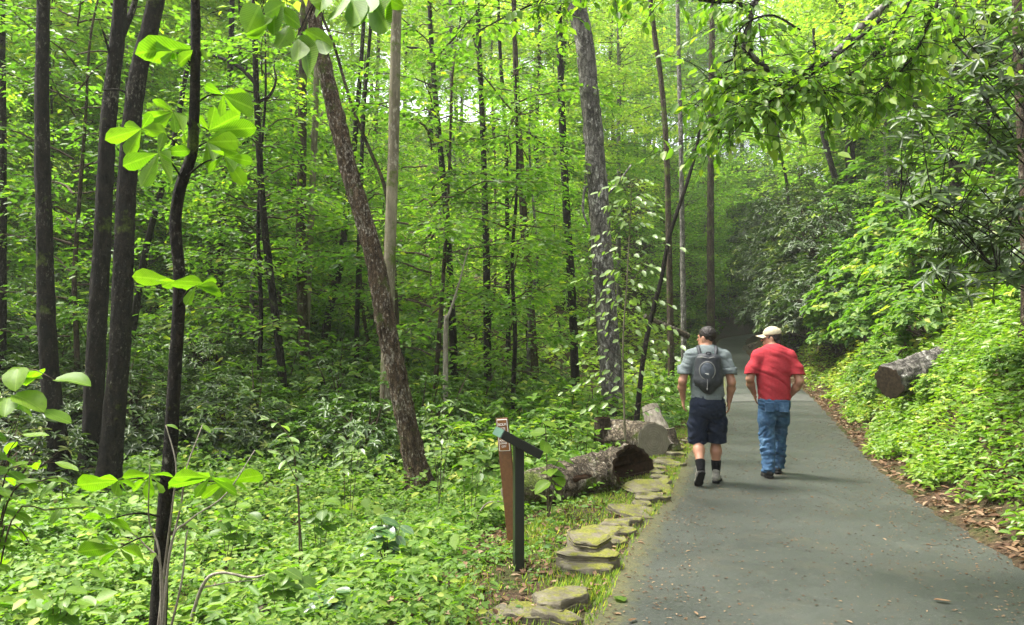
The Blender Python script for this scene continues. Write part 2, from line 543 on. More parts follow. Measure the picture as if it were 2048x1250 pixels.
def mat_simple(name, col, rough=.8, spec=.2, var=.25, scale=120, bstr=.15, metal=0):
    m, nt, out = newmat(name)
    n1 = noise(nt, scale, 4, .65)
    lo = tuple(c * (1 - var) for c in col)
    hi = tuple(min(1, c * (1 + var)) for c in col)
    c = ramp(nt, [(.3, lo), (.7, hi)], n1.outputs[0]).outputs[0]
    p = bsdf(nt, out, c, rough, spec, bump(nt, n1.outputs[0], bstr, .004))
    p.inputs['Metallic'].default_value = metal
    return m
M['panel'] = mat_simple('dark_painted_metal', (.012, .016, .013), .32, .5, .3, 90, .05)
M['panel_face'] = mat_simple('green_panel_edge', (.060, .115, .085), .45, .5, .35, 60, .05)
M['signpost'] = mat_simple('brown_sign_post', (.115, .050, .018), .55, .35, .3, 40, .1)
M['white'] = mat_simple('white_print', (.78, .77, .72), .6, .3, .06)
M['signface'] = mat_simple('brown_sign_face', (.17, .062, .013), .5, .4, .25, 30, .05)
def mat_cut():
    m, nt, out = newmat('sawn_wood')
    tc = nt.nodes.new('ShaderNodeTexCoord')
    w = nt.nodes.new('ShaderNodeTexWave')
    w.wave_type = 'RINGS'
    w.rings_direction = 'SPHERICAL'
    w.inputs['Scale'].default_value = 9
    w.inputs['Distortion'].default_value = 2.2
    w.inputs['Detail'].default_value = 3
    nt.links.new(tc.outputs['Object'], w.inputs['Vector'])
    n = noise(nt, 7, 5, .7)
    c = ramp(nt, [(.2, (.12, .105, .075)), (.8, (.30, .27, .20))], n.outputs[0]).outputs[0]
    c = mixcol(nt, math_node(nt, 'MULTIPLY', w.outputs[0], .3), c, (.14, .12, .085))
    bsdf(nt, out, c, .85, .2, bump(nt, w.outputs[0], .3, .01))
    return m
M['cut'] = mat_cut()
M['cut_shaded'] = mat_simple('shaded_cut_wood', (.050, .036, .024), .95, .1, .6, 22, .9)  # log end turned from the light: its shade is put into this dark colour
M['rot'] = mat_simple('rotten_heartwood', (.026, .014, .007), .95, .1, .6, 18, .8)
M['skin'] = mat_simple('skin', (.37, .185, .115), .5, .4, .12, 25, .08)
M['shirt_grey'] = mat_simple('grey_cotton', (.155, .180, .180), .9, .15, .14, 45, .2)
M['shirt_red'] = mat_simple('red_cotton', (.37, .035, .045), .9, .15, .16, 40, .2)
M['shorts'] = mat_simple('navy_cotton', (.012, .017, .032), .85, .2, .4, 40, .25)
M['sock'] = mat_simple('black_knit', (.007, .007, .008), .95, .1, .3, 200, .3)
M['hair'] = mat_simple('dark_hair', (.014, .009, .006), .55, .4, .5, 90, .8)
M['cap'] = mat_simple('khaki_cotton', (.46, .40, .27), .9, .15, .14, 60, .2)
M['lens'] = mat_simple('dark_plastic', (.006, .006, .007), .15, .6, .1)
M['pack'] = mat_simple('charcoal_nylon', (.028, .031, .036), .6, .35, .35, 50, .25)
M['pack_pocket'] = mat_simple('blue_grey_mesh', (.070, .082, .10), .7, .3, .25, 160, .3)
M['cord'] = mat_simple('grey_cord', (.20, .20, .19), .7, .3, .15)
M['shoe'] = mat_simple('grey_suede', (.21, .20, .165), .75, .3, .35, 45, .25)
M['shoe_dark'] = mat_simple('dark_leather', (.028, .026, .024), .6, .4, .3, 45, .2)
M['sole'] = mat_simple('black_rubber', (.010, .010, .010), .8, .3, .3, 60, .3)
M['print'] = mat_simple('teal_print', (.13, .34, .27), .9, .1, .1)

def mat_denim():
    m, nt, out = newmat('blue_denim')
    n1 = noise(nt, 9, 6, .7)
    n2 = noise(nt, 300, 2, .6)
    c = ramp(nt, [(.30, (.018, .042, .085)), (.55, (.048, .105, .19)), (.75, (.16, .26, .36))], n1.outputs[0]).outputs[0]
    bsdf(nt, out, c, .85, .2, bump(nt, n2.outputs[0], .2, .003))
    return m
M['denim'] = mat_denim()

# ------------------------------------------------------------------ the setting: ground and path
def build_ground():
    def axis(parts):
        return np.unique(np.concatenate([np.arange(a, b, s) for a, b, s in parts]))
    xs = axis([(-260, -40, 20), (-40, -12, 1.5), (-12, -5, .5), (-5, 13, .16), (13, 24, .6), (24, 60, 3), (60, 261, 20)])
    ys = axis([(-60, -4, 8), (-4, 3, .5), (3, 15, .16), (15, 34, .35), (34, 70, 1.0), (70, 130, 5), (130, 321, 20)])
    X, Y = np.meshgrid(xs, ys)
    Z = ground(X.ravel(), Y.ravel())
    v = np.stack([X.ravel(), Y.ravel(), Z], -1)
    nx, ny = len(xs), len(ys)
    i = (np.arange(ny - 1)[:, None] * nx + np.arange(nx - 1)[None]).ravel()
    f = np.stack([i, i + 1, i + nx + 1, i + nx], -1)
    o = obj('ground', MB().add(v, f).mesh('ground', M['ground']))
    tag(o, 'sloping forest floor of dark soil and leaf litter', 'ground', kind='structure')
build_ground()

def build_path():
    ys = np.concatenate([np.arange(-5, 30, .12), np.arange(30, 70, .4)])
    nu = 28
    uu = np.linspace(-1, 1, nu + 1)
    Y, U = np.meshgrid(ys, uu, indexing='ij')
    H = hw(Y) * (1 + 0) + np.where(U > 0, 1, -1) * 0
    wob = .05 * vn2(np.where(U > 0, 7., 1.), Y, 1.3) + .025 * vn2(np.where(U > 0, 17., 11.), Y, 5)
    S = U * (H + wob * np.abs(U) ** 6 + .03)
    X = xc(Y) + S / .95
    Z = zc(Y) + .012 - .010 * (S / 1.3) ** 2 + .004 * vn2(X, Y, 1.2, 5)
    tint = np.clip((np.abs(U) - .50 - .18 * (U > 0)) / .45, 0, 1) ** 1.4
    v = np.stack([X, Y, Z], -1)
    m = MB()
    n0, n1 = v.shape[:2]
    i = (np.arange(n0 - 1)[:, None] * n1 + np.arange(n1 - 1)[None]).ravel()
    m.add(v.reshape(-1, 3), np.stack([i, i + 1, i + n1 + 1, i + n1], -1), tint.ravel())
    for e, sgn in ((0, 1), (nu, -1)):            # broken edge of the asphalt
        a = v[:, e]
        b = a + np.array([0.02 * (-1 if e == 0 else 1), 0, -.09])
        w = np.stack([a, b], 1).reshape(-1, 3)
        k = np.arange(n0 - 1) * 2
        q = np.stack([k, k + 2, k + 3, k + 1], -1)
        m.add(w, q if sgn > 0 else q[:, ::-1], 1.0)
    o = obj('path', m.mesh('path', M['asphalt']))
    tag(o, 'paved asphalt footpath running uphill into the woods', 'path', kind='structure')
    # paler patch of newer paving that crosses the path beyond the walkers
    yy = np.linspace(20.4, 22.4, 9)
    m2 = MB()
    Y, U = np.meshgrid(yy, np.linspace(-1, 1, 15), indexing='ij')
    X = xc(Y + .22 * U) + U * 1.24 / .95
    Z = path_z(X, Y) + .010
    i = (np.arange(8)[:, None] * 15 + np.arange(14)[None]).ravel()
    m2.add(np.stack([X, Y + .22 * U, Z], -1).reshape(-1, 3), np.stack([i, i + 1, i + 16, i + 15], -1))
    o = obj('paving_patch', m2.mesh('paving_patch', mat_simple('pale_paving', (.070, .072, .062), .8, .25, .4, 40)))
    tag(o, 'pale band of newer paving across the path', 'paving', kind='structure')
build_path()

# ------------------------------------------------------------------ trees: named trunks traced where they stand
def tree_trunk(pix, d, w0, w1, seed, dd=0.0, up=5.0):
    """pixel line from top to bottom at depth d -> points from the ground up, plus growth above the frame"""
    pts = [P(x, y, d + dd * k / max(1, len(pix) - 1)) for k, (x, y) in enumerate(pix)][::-1]
    b = pts[0]
    g = gz(b[0], b[1])
    if b[2] > g:
        dirn = norm(pts[1] - pts[0])
        slope = dirn[:2] / max(dirn[2], .3)
        bx = b[:2] - slope * (b[2] - g) * .6
        g = gz(bx[0], bx[1])
        pts = [np.array([bx[0], bx[1], g - .2])] + pts
    else:
        pts = [p for p in pts if p[2] > g + .15]
        pts = [np.array([b[0], b[1], g - .2])] + pts
    if up > 0:
        t = norm(pts[-1] - pts[-2])
        t = norm(t * .7 + np.array([0, 0, .5]))
        pts = pts + [pts[-1] + t * up * .5, pts[-1] + t * up * .5 + norm(t + [0, 0, .4]) * up * .5]
    return np.array(pts)

TREES = {}
def build_trunk(key, name, label, pix, d, w0, w1, bark, seed, dd=0.0, up=5.0, seg=18, amp=.15, branches=(), lump=.05, cat='tree', group=None, flare=1.75):
    pts = tree_trunk(pix, d, w0, w1, seed, dd, up)
    r0, r1 = w1 / 2 / FPX * d, w0 / 2 / FPX * d
    base = pts[0] + np.array([0, 0, .2])
    L = np.concatenate([[0], np.cumsum(np.linalg.norm(np.diff(pts, axis=0), axis=1))])
    nvis = len(pts) - (2 if up > 0 else 0)
    Lv = L[nvis - 1]
    rad = np.where(L <= Lv, r0 + (r1 - r0) * L / Lv, r1 * (1 - .55 * (L - Lv) / max(L[-1] - Lv, 1e-3))) * .90
    root = thing(name, base, label, cat, group)
    n = int(max(12, L[-1] / .07))
    q = catmull(np.concatenate([pts, rad[:, None]], 1), 40)
    fl = 1 + (flare - 1) * np.exp(-np.maximum(q[:, 2] - base[2], 0) / .20)
    m = MB()
    v, f = tube(q[:, :3] - base, q[:, 3] * fl, seg, n, amp, seg / 5.0, 2.2 if amp < .12 else 6.0, seed, lump=lump)
    m.add(v, f)
    obj('trunk', m.mesh('trunk', M[bark]), root)
    for bp in branches:
        bpix, bw0, bw1 = bp[0], bp[1], bp[2]
        bd = bp[3] if len(bp) > 3 else 0
        p = np.array([P(x, y, d + bd * k / (len(bpix) - 1)) for k, (x, y) in enumerate(bpix)])
        m = MB()
        v, f = tube(p - base, [bw0 / 2 / FPX * d, bw1 / 2 / FPX * d], 8, len(p) * 6, .08, 2, 6, seed + 3)
        m.add(v, f)
        obj('branch', m.mesh('branch', M[bark]), root)
    TREES[key] = (root, pts, rad, base)
    return root

build_trunk('t1', 'tree', 'slim dark tree rising beside the three moss-flecked black trunks', [(4, 0), (6, 300), (4, 720)], 12.5, 12, 18, 'bark_dark', 1)
build_trunk('t2', 'tree', 'black speckled trunk that curves outward at its foot', [(86, 40), (84, 250), (88, 430), (96, 700), (112, 860), (132, 1010)], 9.4, 26, 42, 'bark_dark', 2, seg=24)
build_trunk('t3', 'tree', 'dark brown trunk forking at its top, close beside a pale-flecked trunk', [(238, 40), (218, 230), (205, 470), (192, 700), (178, 1000)], 9.9, 30, 42, 'bark_dark', 3, seg=24,
            branches=[([(232, 100), (252, 50), (268, 10), (280, -60)], 16, 10, .3), ([(226, 130), (216, 95), (205, 60)], 7, 3, -.2)])
build_trunk('t4', 'tree', 'dark trunk flecked with pale lichen, leaning beside the forked trunk', [(312, 0), (280, 130), (262, 260), (250, 450), (240, 680), (215, 985)], 9.3, 36, 46, 'bark_dark', 4, seg=26,
            branches=[([(264, 195), (240, 180), (205, 180)], 6, 3, -.2)])
build_trunk('t5', 'magnolia_tree', 'thin black crooked magnolia trunk with big bright whorled leaves', [(391, -40), (391, 120), (388, 230), (383, 310), (356, 390), (352, 470), (360, 570), (352, 700), (342, 880), (326, 1060), (316, 1250)], 4.7, 20, 33, 'bark_dark', 5, seg=22, amp=.14, up=2.5)
build_trunk('t6', 'tree', 'slender black tree whose bare limb arches across to the magnolia', [(509, 40), (515, 240), (528, 440), (548, 610), (563, 735)], 14, 12, 19, 'bark_dark', 6,
            branches=[([(512, 168), (480, 135), (430, 112), (380, 98), (320, 78), (300, 84)], 9, 3, .5), ([(516, 205), (540, 190), (552, 160), (548, 130), (560, 100)], 7, 2, .3)])
build_trunk('t7', 'tree', 'straight greenish-brown tree joined at its foot to a paler twin', [(606, 40), (604, 300), (602, 500), (608, 690)], 16, 17, 25, 'bark_brown', 7)
build_trunk('t8', 'tree', 'paler twin stem growing from the foot of the greenish tree', [(634, 120), (628, 300), (620, 480), (613, 640)], 16.1, 12, 18, 'bark_pale', 8,
            branches=[([(622, 275), (636, 245), (655, 205)], 7, 3, .2)])
build_trunk('t9', 'tree', 'leaning tree with flaky brown bark standing among the undergrowth', [(622, -10), (642, 100), (664, 200), (700, 350), (742, 490), (762, 580), (775, 660), (800, 780), (822, 890), (836, 962)], 10.0, 30, 47, 'bark_flaky', 9, seg=44, amp=.30, lump=.09)
build_trunk('t10', 'tree', 'straight tree with smooth pale lower bark just behind the leaning tree', [(793, -10), (790, 150), (786, 330), (780, 500), (776, 640), (772, 860)], 12.5, 22, 30, 'bark_pale', 10, seg=22, amp=.06)
build_trunk('t11', 'tree', 'thin dark pole tree between the leaning tree and the straight pale one', [(742, 40), (728, 220), (720, 420), (714, 655)], 16, 7, 12, 'bark_dark', 11)
build_trunk('t12', 'tree', 'thin bare diagonal stem crossing behind the leaning tree', [(640, 20), (668, 90), (700, 200), (735, 290), (765, 360), (778, 430), (790, 560)], 14, 6, 11, 'bark_brown', 12, up=2)
build_trunk('t13', 'tree', 'short dark leaning trunk half hidden behind the leaning flaky tree', [(705, 330), (694, 410), (682, 520), (664, 600), (655, 640)], 18, 13, 19, 'bark_dark', 13)
build_trunk('t14', 'tree', 'slender tree with spreading bare side limbs behind the dead snag', [(860, 30), (866, 130), (878, 270), (893, 430), (902, 600), (906, 680)], 18, 10, 19, 'bark_dark', 14,
            branches=[([(868, 122), (840, 98), (812, 92), (800, 60)], 7, 2, .4), ([(880, 140), (905, 118), (925, 88)], 5, 2, -.4), ([(893, 300), (915, 380), (918, 400)], 4, 3, .1)])
build_trunk('t15', 'tree', 'dark upright tree rising out of the shrubs beyond the brown sign', [(956, 40), (965, 250), (972, 480), (975, 690)], 17, 11, 19, 'bark_dark', 15, branches=[([(962, 130), (940, 50), (915, 0)], 7, 3, .3)])
build_trunk('t16', 'tree', 'thin dark tree standing beyond the upright shrub-rooted tree', [(1000, 100), (1012, 300), (1016, 640)], 21, 8, 12, 'bark_dark', 16)
build_trunk('t17', 'tree', 'big old tree with pale flaking upper bark and black wet foot', [(1150, -10), (1166, 70), (1180, 200), (1192, 330), (1202, 470), (1212, 620), (1226, 800)], 14.2, 40, 50, 'bark_gray', 17, seg=30, amp=.15,
            branches=[([(1198, 385), (1172, 375), (1166, 420), (1176, 450)], 6, 4, -.3), ([(1210, 395), (1240, 360), (1262, 330)], 6, 3, .2)])
build_trunk('t18', 'tree', 'dark trunk close behind the big old tree', [(1118, 40), (1124, 230), (1132, 400), (1144, 590)], 19, 14, 20, 'bark_dark', 18, branches=[([(1136, 360), (1128, 345), (1112, 310), (1040, 250)], 8, 5, .4)])
build_trunk('t19', 'tree', 'greyish trunk with a crooked black limb beyond the pale-leaved sapling', [(1034, 200), (1044, 380), (1054, 540), (1064, 665)], 19, 14, 22, 'bark_brown', 19)
build_trunk('t20', 'tree', 'thin trunk in the bright gap beyond the big old tree', [(1304, 30), (1322, 160), (1333, 300), (1338, 500)], 23, 11, 15, 'bark_brown', 20)
build_trunk('t21', 'tree', 'straight brown tree standing where the path bends away', [(1424, 100), (1421, 330), (1422, 640)], 34, 13, 18, 'bark_brown', 21)
build_trunk('t22', 'tree', 'crooked black sapling leaning over the verge behind the walkers', [(1392, 300), (1376, 360), (1340, 470), (1322, 560), (1304, 630), (1286, 720)], 12.5, 7, 13, 'bark_dark', 22, up=1.0)
build_trunk('t23', 'tree', 'dark trunk leaning out from the bank above the fallen trunk', [(1636, 190), (1644, 255), (1664, 335), (1690, 410), (1706, 450)], 30, 11, 16, 'bark_dark', 23, up=3)
build_trunk('t24', 'tree', 'thin dark stem rising above the rhododendron thicket', [(1528, 130), (1545, 205), (1560, 300), (1574, 370), (1580, 460)], 33, 5, 8, 'bark_dark', 24, up=2)
build_trunk('t25', 'tree', 'brown trunk on the bank behind the long-leaved rhododendron', [(2034, 20), (2040, 180), (2048, 330), (2056, 600)], 9, 20, 26, 'bark_brown', 25)
build_trunk('t27', 'tree', 'slim grey tree standing past the bend of the path', [(1356, 60), (1362, 300), (1366, 560)], 27, 9, 13, 'bark_gray', 27)
build_trunk('t28', 'tree', 'slim dark tree leaning among the gloom behind the magnolia', [(380, 90), (366, 180), (340, 320), (306, 440), (280, 560)], 15, 10, 16, 'bark_dark', 28)
build_trunk('t29', 'tree', 'dim dark trunk on the shaded hillside between magnolia and twin trees', [(462, 100), (458, 240), (446, 420), (436, 600)], 19, 13, 19, 'bark_dark', 29)
build_trunk('t30', 'tree', 'brown trunk tucked close behind the greenish twin tree', [(588, 330), (582, 420), (570, 500), (558, 600)], 19, 13, 18, 'bark_brown', 30)

def dead_snag():
    d = 13.5
    p = np.array([P(x, y, d) for x, y in [(890, 720), (892, 660), (894, 632)]])
    g = gz(p[0][0], d)
    p[0][2] = g - .15
    base = np.array([p[0][0], d, g])
    r = thing('dead_snag', base, 'pale barkless dead snag with a broken arm above the shrubs', 'dead tree')
    m = MB()
    v, f = tube(p - base, [.055, .045, .04], 10, 16, .12, 2, 5, 3)
    m.add(v, f)
    obj('trunk', m.mesh('trunk', M['dead_wood']), r)
    for pix, a, b in (([(893, 640), (905, 608), (920, 560), (930, 520), (940, 488)], .028, .008), ([(926, 535), (915, 520), (905, 500)], .010, .004), ([(905, 606), (918, 590), (930, 585)], .010, .004)):
        q = np.array([P(x, y, d - .05) for x, y in pix])
        m = MB()
        v, f = tube(q - base, [a, b], 7, 20, .1, 2, 9, 2)
        m.add(v, f)
        obj('branch', m.mesh('branch', M['dead_wood']), r)
dead_snag()

# ------------------------------------------------------------------ crown variants (layered sprays of small leaves)
def crown_parts(seed, h0, h1, R, nlimb, leaf, lw, tpl, mat, lean=0.0, dens=1.0, flat=.3, rise=.35, wood='twig', zjit=.05):
    rg = np.random.default_rng(seed)
    lv, wd = MB(), MB()
    for k in range(nlimb):
        rel = (k + rg.random()) / nlimb
        h = h0 + (h1 - h0) * rel
        az = k * 2.39996 + rg.normal(0, .35)
        prof = (.55 + .45 * math.sin(math.pi * min(1, rel * 1.05 + .12))) if rel < .8 else max(.25, 1.0 - (rel - .8) * 3.2)
        L = R * prof * rg.uniform(.65, 1.1)
        sl = rise * rg.uniform(.2, 1.2) + .5 * max(0, rel - .6)
        n = 9
        t = np.linspace(0, 1, n)
        bend = rg.normal(0, .35)
        a = az + bend * t ** 1.5
        x = np.cumsum(np.cos(a)) / n * L
        y = np.cumsum(np.sin(a)) / n * L
        z = h + L * (sl * t - .22 * t * t) + rg.normal(0, .03, n)
        pts = np.stack([x - x[0], y - y[0], z], -1)
        v, f = tube(pts, [.006 * L + .005, .003], 5, 10, cap=False)
        wd.add(v, f)
        nt_ = int(max(6, 9 * L * dens))
        tt = np.sort(rg.uniform(.12, 1.0, nt_))
        tp = np.stack([np.interp(tt, t, pts[:, i]) for i in range(3)], -1)
        ta = np.interp(tt, t, a)
        sgn = np.where(np.arange(nt_) % 2 == 0, 1, -1)
        tdir_a = ta + sgn * rg.uniform(.5, 1.15, nt_)
        tl = (.18 * L + .22) * (1.15 - .6 * tt) * rg.uniform(.6, 1.3, nt_)
        td = np.stack([np.cos(tdir_a), np.sin(tdir_a), rg.normal(.02, .16, nt_)], -1)
        for j in range(0, nt_, 2):
            e = tp[j] + td[j] * tl[j]
            v, f = tube([tp[j], (tp[j] + e) / 2 + [0, 0, .02], e], [.004, .002], 3, 3, cap=False)
            wd.add(v, f)
        nl = int(max(5, np.mean(tl) / leaf * 2.6 * dens))
        s = np.linspace(.1, 1.05, nl)[None, :] + rg.normal(0, .04, (nt_, nl))
        base = tp[:, None, :] + td[:, None, :] * (tl[:, None] * s)[..., None]
        base = base + rg.normal(0, 1, base.shape) * np.array([.06, .06, zjit])
        base[..., 2] -= .10 * s ** 2 * tl[:, None]
        alt = np.where(np.arange(nl) % 2 == 0, 1, -1)[None, :] * rg.uniform(.35, 1.25, (nt_, nl))
        la = tdir_a[:, None] + alt
        ld = np.stack([np.cos(la), np.sin(la), rg.normal(-.20, .22, la.shape)], -1)
        nr = np.stack([rg.normal(0, flat, la.shape), rg.normal(0, flat, la.shape), np.ones(la.shape)], -1)
        sz = leaf * rg.uniform(.6, 1.25, la.shape)
        tint = np.clip(rg.normal(.45, .17, la.shape) + rg.normal(0, .08), 0, 1)
        tint = np.where(rg.random(la.shape) < .015, 1.0, tint)
        leaf_cloud(lv, base.reshape(-1, 3), ld.reshape(-1, 3), nr.reshape(-1, 3), sz.ravel(), (sz * lw).ravel(), tint.ravel(), tpl)
    return lv.mesh('crown', M[mat]), wd.mesh('branch', M[wood])

CR = {}
for i in range(4):     # young layered understory trees
    CR['low%d' % i] = crown_parts(100 + i, 1.2, 7.5, 2.6, 34, .12, .58, T_OVA, 'leaf_beech', flat=.55, dens=.95, zjit=.08)
for i in range(4):     # tall canopy trees
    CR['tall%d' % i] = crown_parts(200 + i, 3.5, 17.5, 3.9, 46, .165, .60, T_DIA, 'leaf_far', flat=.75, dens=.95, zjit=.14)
for i in range(2):     # high crowns above the frame of the near trees
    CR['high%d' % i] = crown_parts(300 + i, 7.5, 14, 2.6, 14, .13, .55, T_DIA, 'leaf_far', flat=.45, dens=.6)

def trunk_mesh(seed, h, r, bark):
    rg = np.random.default_rng(seed)
    n = 7
    z = np.linspace(-.6, h, n)
    p = np.stack([np.cumsum(rg.normal(0, .10, n)), np.cumsum(rg.normal(0, .10, n)), z], -1)
    p -= p[0] * [1, 1, 0]
    p[:, :2] *= np.linspace(0, 1, n)[:, None] ** .5
    v, f = tube(p, np.linspace(r, r * .25, n), 10, 40, .10, 2.4, 2.0, seed, lump=.05)
    return MB().add(v, f).mesh('trunk', M[bark])
TK = {'low0': trunk_mesh(1, 7.6, .055, 'bark_dark'), 'low1': trunk_mesh(2, 7.6, .06, 'bark_gray'), 'low2': trunk_mesh(3, 7.6, .05, 'bark_brown'),
      'tall0': trunk_mesh(4, 18, .17, 'bark_dark'), 'tall1': trunk_mesh(5, 18, .15, 'bark_brown'), 'tall2': trunk_mesh(6, 18, .13, 'bark_gray'), 'tall3': trunk_mesh(7, 18, .19, 'bark_dark')}

def plant_tree(name, x, y, tk, cr, sc, rot, label, group, lean=0.0):
    r = thing(name, (x, y, gz(x, y)), label, 'tree', group)
    r.rotation_euler = (lean * math.cos(rot), lean * math.sin(rot), rot)
    r.scale = (sc, sc, sc)
    if tk: obj('trunk', TK[tk], r)
    obj('crown', CR[cr][0], r)
    obj('branch', CR[cr][1], r)
    return r

# crowns over the near trunks
CR['thin0'] = crown_parts(400, 7.5, 12, 1.7, 9, .12, .55, T_DIA, 'leaf_far', flat=.6, dens=.5)
for key in ('t21', 't27'):
    root, pts, rad, base = TREES[key]
    for q, nm in enumerate(('crown', 'branch')):
        o = obj(nm, CR['thin0'][q], root, loc=tuple(Vector(pts[-1] - base) - Vector((0, 0, 10.0))))
        if q: o['kind'] = 'stuff'
for n_, key in enumerate(['t1', 't2', 't3', 't4', 't5', 't6', 't7', 't9', 't10', 't14', 't15', 't17', 't18', 't19', 't20', 't29']):
    root, pts, rad, base = TREES[key]
    top = pts[-1]
    cr = 'high%d' % (n_ % 2)
    c = obj('crown', CR[cr][0], root, loc=tuple(Vector(top - base) - Vector((0, 0, 10.0))))
    c.rotation_euler = (0, 0, n_ * 1.3)
    c = obj('branch', CR[cr][1], root, loc=tuple(Vector(top - base) - Vector((0, 0, 10.0))))
    c.rotation_euler = (0, 0, n_ * 1.3)

def scatter(n, ylo, yhi, minsep, seed, test, xr=.80, xpad=2.5):
    rg = np.random.default_rng(seed)
    out = []
    tries = 0
    while len(out) < n and tries < n * 80:
        tries += 1
        y = ylo + (yhi - ylo) * rg.random() ** .8
        x = rg.uniform(-1, 1) * (xr * y + xpad)
        if not test(x, y): continue
        if any((x - a) ** 2 + (y - b) ** 2 < minsep ** 2 for a, b in out): continue
        out.append((x, y))
    return out

def off_path(x, y, l=2.6, r=2.2):
    s = float(side(np.array([x]), np.array([y]))[0])
    h = float(hw(np.array([y]))[0])
    return s < -(h + l) or s > h + r

LAB_U = ['young leafy understory tree with thin black trunk and layered green sprays', 'young leafy understory tree with thin grey trunk and layered green sprays', 'young leafy understory tree with thin brown trunk and layered green sprays']
sp = scatter(58, 11.5, 28, 1.6, 11, lambda x, y: off_path(x, y, 2.2 if y < 19 else 5.0, 2.6) and not (-3.2 < x < 3.5 and y < 13.5))
for i, (x, y) in enumerate(sp):
    plant_tree('understory_tree', x, y, 'low%d' % (i % 3), 'low%d' % (i % 4), RNG.uniform(.75, 1.2), RNG.uniform(0, 6.28), LAB_U[i % 3], 'understory trees with %s trunks' % ('black', 'grey', 'brown')[i % 3])
LAB_F = ['tall woodland tree with %s trunk and bright yellow-green crown further back' % q for q in ('slender black', 'brown', 'grey', 'stout black')]
sp = scatter(120, 19, 82, 2.0, 12, lambda x, y: off_path(x, y, 6.0, 3.0) and not (y > 30 and 1270 < 1024 + x / y * FPX < 1560))
for i, (x, y) in enumerate(sp):
    plant_tree('woodland_tree', x, y, 'tall%d' % (i % 4), 'tall%d' % (i % 4), RNG.uniform(.85, 1.35), RNG.uniform(0, 6.28), LAB_F[i % 4], 'tall trees further back with %s trunks' % ('slender black', 'brown', 'grey', 'stout black')[i % 4], RNG.normal(0, .03))

# ------------------------------------------------------------------ shrubs
def rhodo_parts(seed, R, H, ntip, leaf, mat, per=9, lw=.30):
    rg = np.random.default_rng(seed)
    lv, wd = MB(), MB()
    u = rg.normal(0, 1, (ntip, 3))
    u[:, 2] = np.abs(u[:, 2]) * .9 - .12
    u = norm(u)
    rr = rg.uniform(.55, 1.0, ntip) ** .7
    tip = u * rr[:, None] * np.array([R, R, H])
    tip[:, 2] = np.maximum(tip[:, 2], .12) * (1 + .2 * rg.normal(0, 1, ntip))
    for k in range(0, ntip, 4):
        b = np.array([rg.normal(0, .12), rg.normal(0, .12), -.2])
        mid = tip[k] * [.45, .45, .55] + rg.normal(0, .08, 3)
        v, f = tube([b, mid, tip[k]], [.016 * R + .004, .004], 5, 9, cap=False)
        wd.add(v, f)
    a = rg.uniform(0, 6.28, (ntip, 1)) + np.arange(per)[None] * (6.2832 / per) + rg.normal(0, .2, (ntip, per))
    ax = norm(u * .6 + np.array([0, 0, .7]))
    e1 = norm(np.cross(ax, np.array([.3, .9, .1])))
    e2 = np.cross(ax, e1)
    droop = rg.uniform(-.35, .55, (ntip, per))
    d = e1[:, None] * np.cos(a)[..., None] + e2[:, None] * np.sin(a)[..., None] + ax[:, None] * droop[..., None]
    nr = ax[:, None] + rg.normal(0, .15, d.shape)
    base = np.repeat(tip[:, None], per, 1) + rg.normal(0, .01, d.shape)
    sz = leaf * rg.uniform(.6, 1.15, (ntip, per))
    tint = np.clip(rg.normal(.45, .2, (ntip, per)) + (rg.random((ntip, 1)) < .07) * .6, 0, 1)
    leaf_cloud(lv, base.reshape(-1, 3), d.reshape(-1, 3), nr.reshape(-1, 3), sz.ravel(), (sz * lw).ravel(), tint.ravel(), T_LAN)
    return lv.mesh('foliage', M[mat]), wd.mesh('stem', M['twig'])
RH = [rhodo_parts(500 + i, 1.35, 1.5, 330, .17, 'leaf_rhodo') for i in range(3)]
LA = [rhodo_parts(520 + i, 1.1, .95, 420, .115, 'leaf_dark', per=8, lw=.42) for i in range(3)]
HB = [rhodo_parts(540 + i, .8, .75, 230, .13, 'leaf_herb', per=6, lw=.55) for i in range(3)]

def shrub(name, x, y, parts, sc, rot, label, cat, group, zs=1.0, zoff=0.0):
    r = thing(name, (x, y, gz(x, y) + zoff), label, cat, group)
    r.rotation_euler = (0, 0, rot)
    r.scale = (sc, sc, sc * zs)
    f = obj('foliage', parts[0], r)
    obj('stem', parts[1], r)
    return r

# dark laurel undergrowth on the left and centre
sp = scatter(60, 11.2, 21, 1.15, 21, lambda x, y: off_path(x, y, 3.6, 90) and x < 4.5 and not (-1.5 < x < 4 and y < 12.5), .75, 1.5)
for i, (x, y) in enumerate(sp):
    shrub('laurel_shrub', x, y, LA[i % 3], RNG.uniform(.8, 1.35), RNG.uniform(0, 6.28), 'low dark evergreen shrub in the undergrowth below the trunks', 'shrub', 'dark shrubs in the undergrowth', RNG.uniform(.8, 1.2))
# rhododendrons at the foot of the black trunks
for i, (px, d) in enumerate([(30, 11.0), (120, 11.6), (270, 11.3), (330, 12.2), (20, 9.2), (400, 12.5), (470, 11.8), (200, 12.8)]):
    x = (px - 1024) / FPX * d
    shrub('rhododendron', x, d, RH[i % 3], RNG.uniform(.75, 1.0), i * 1.1, 'low rhododendron clump growing behind the three black trunks', 'shrub', 'rhododendrons behind the black trunks', .85)
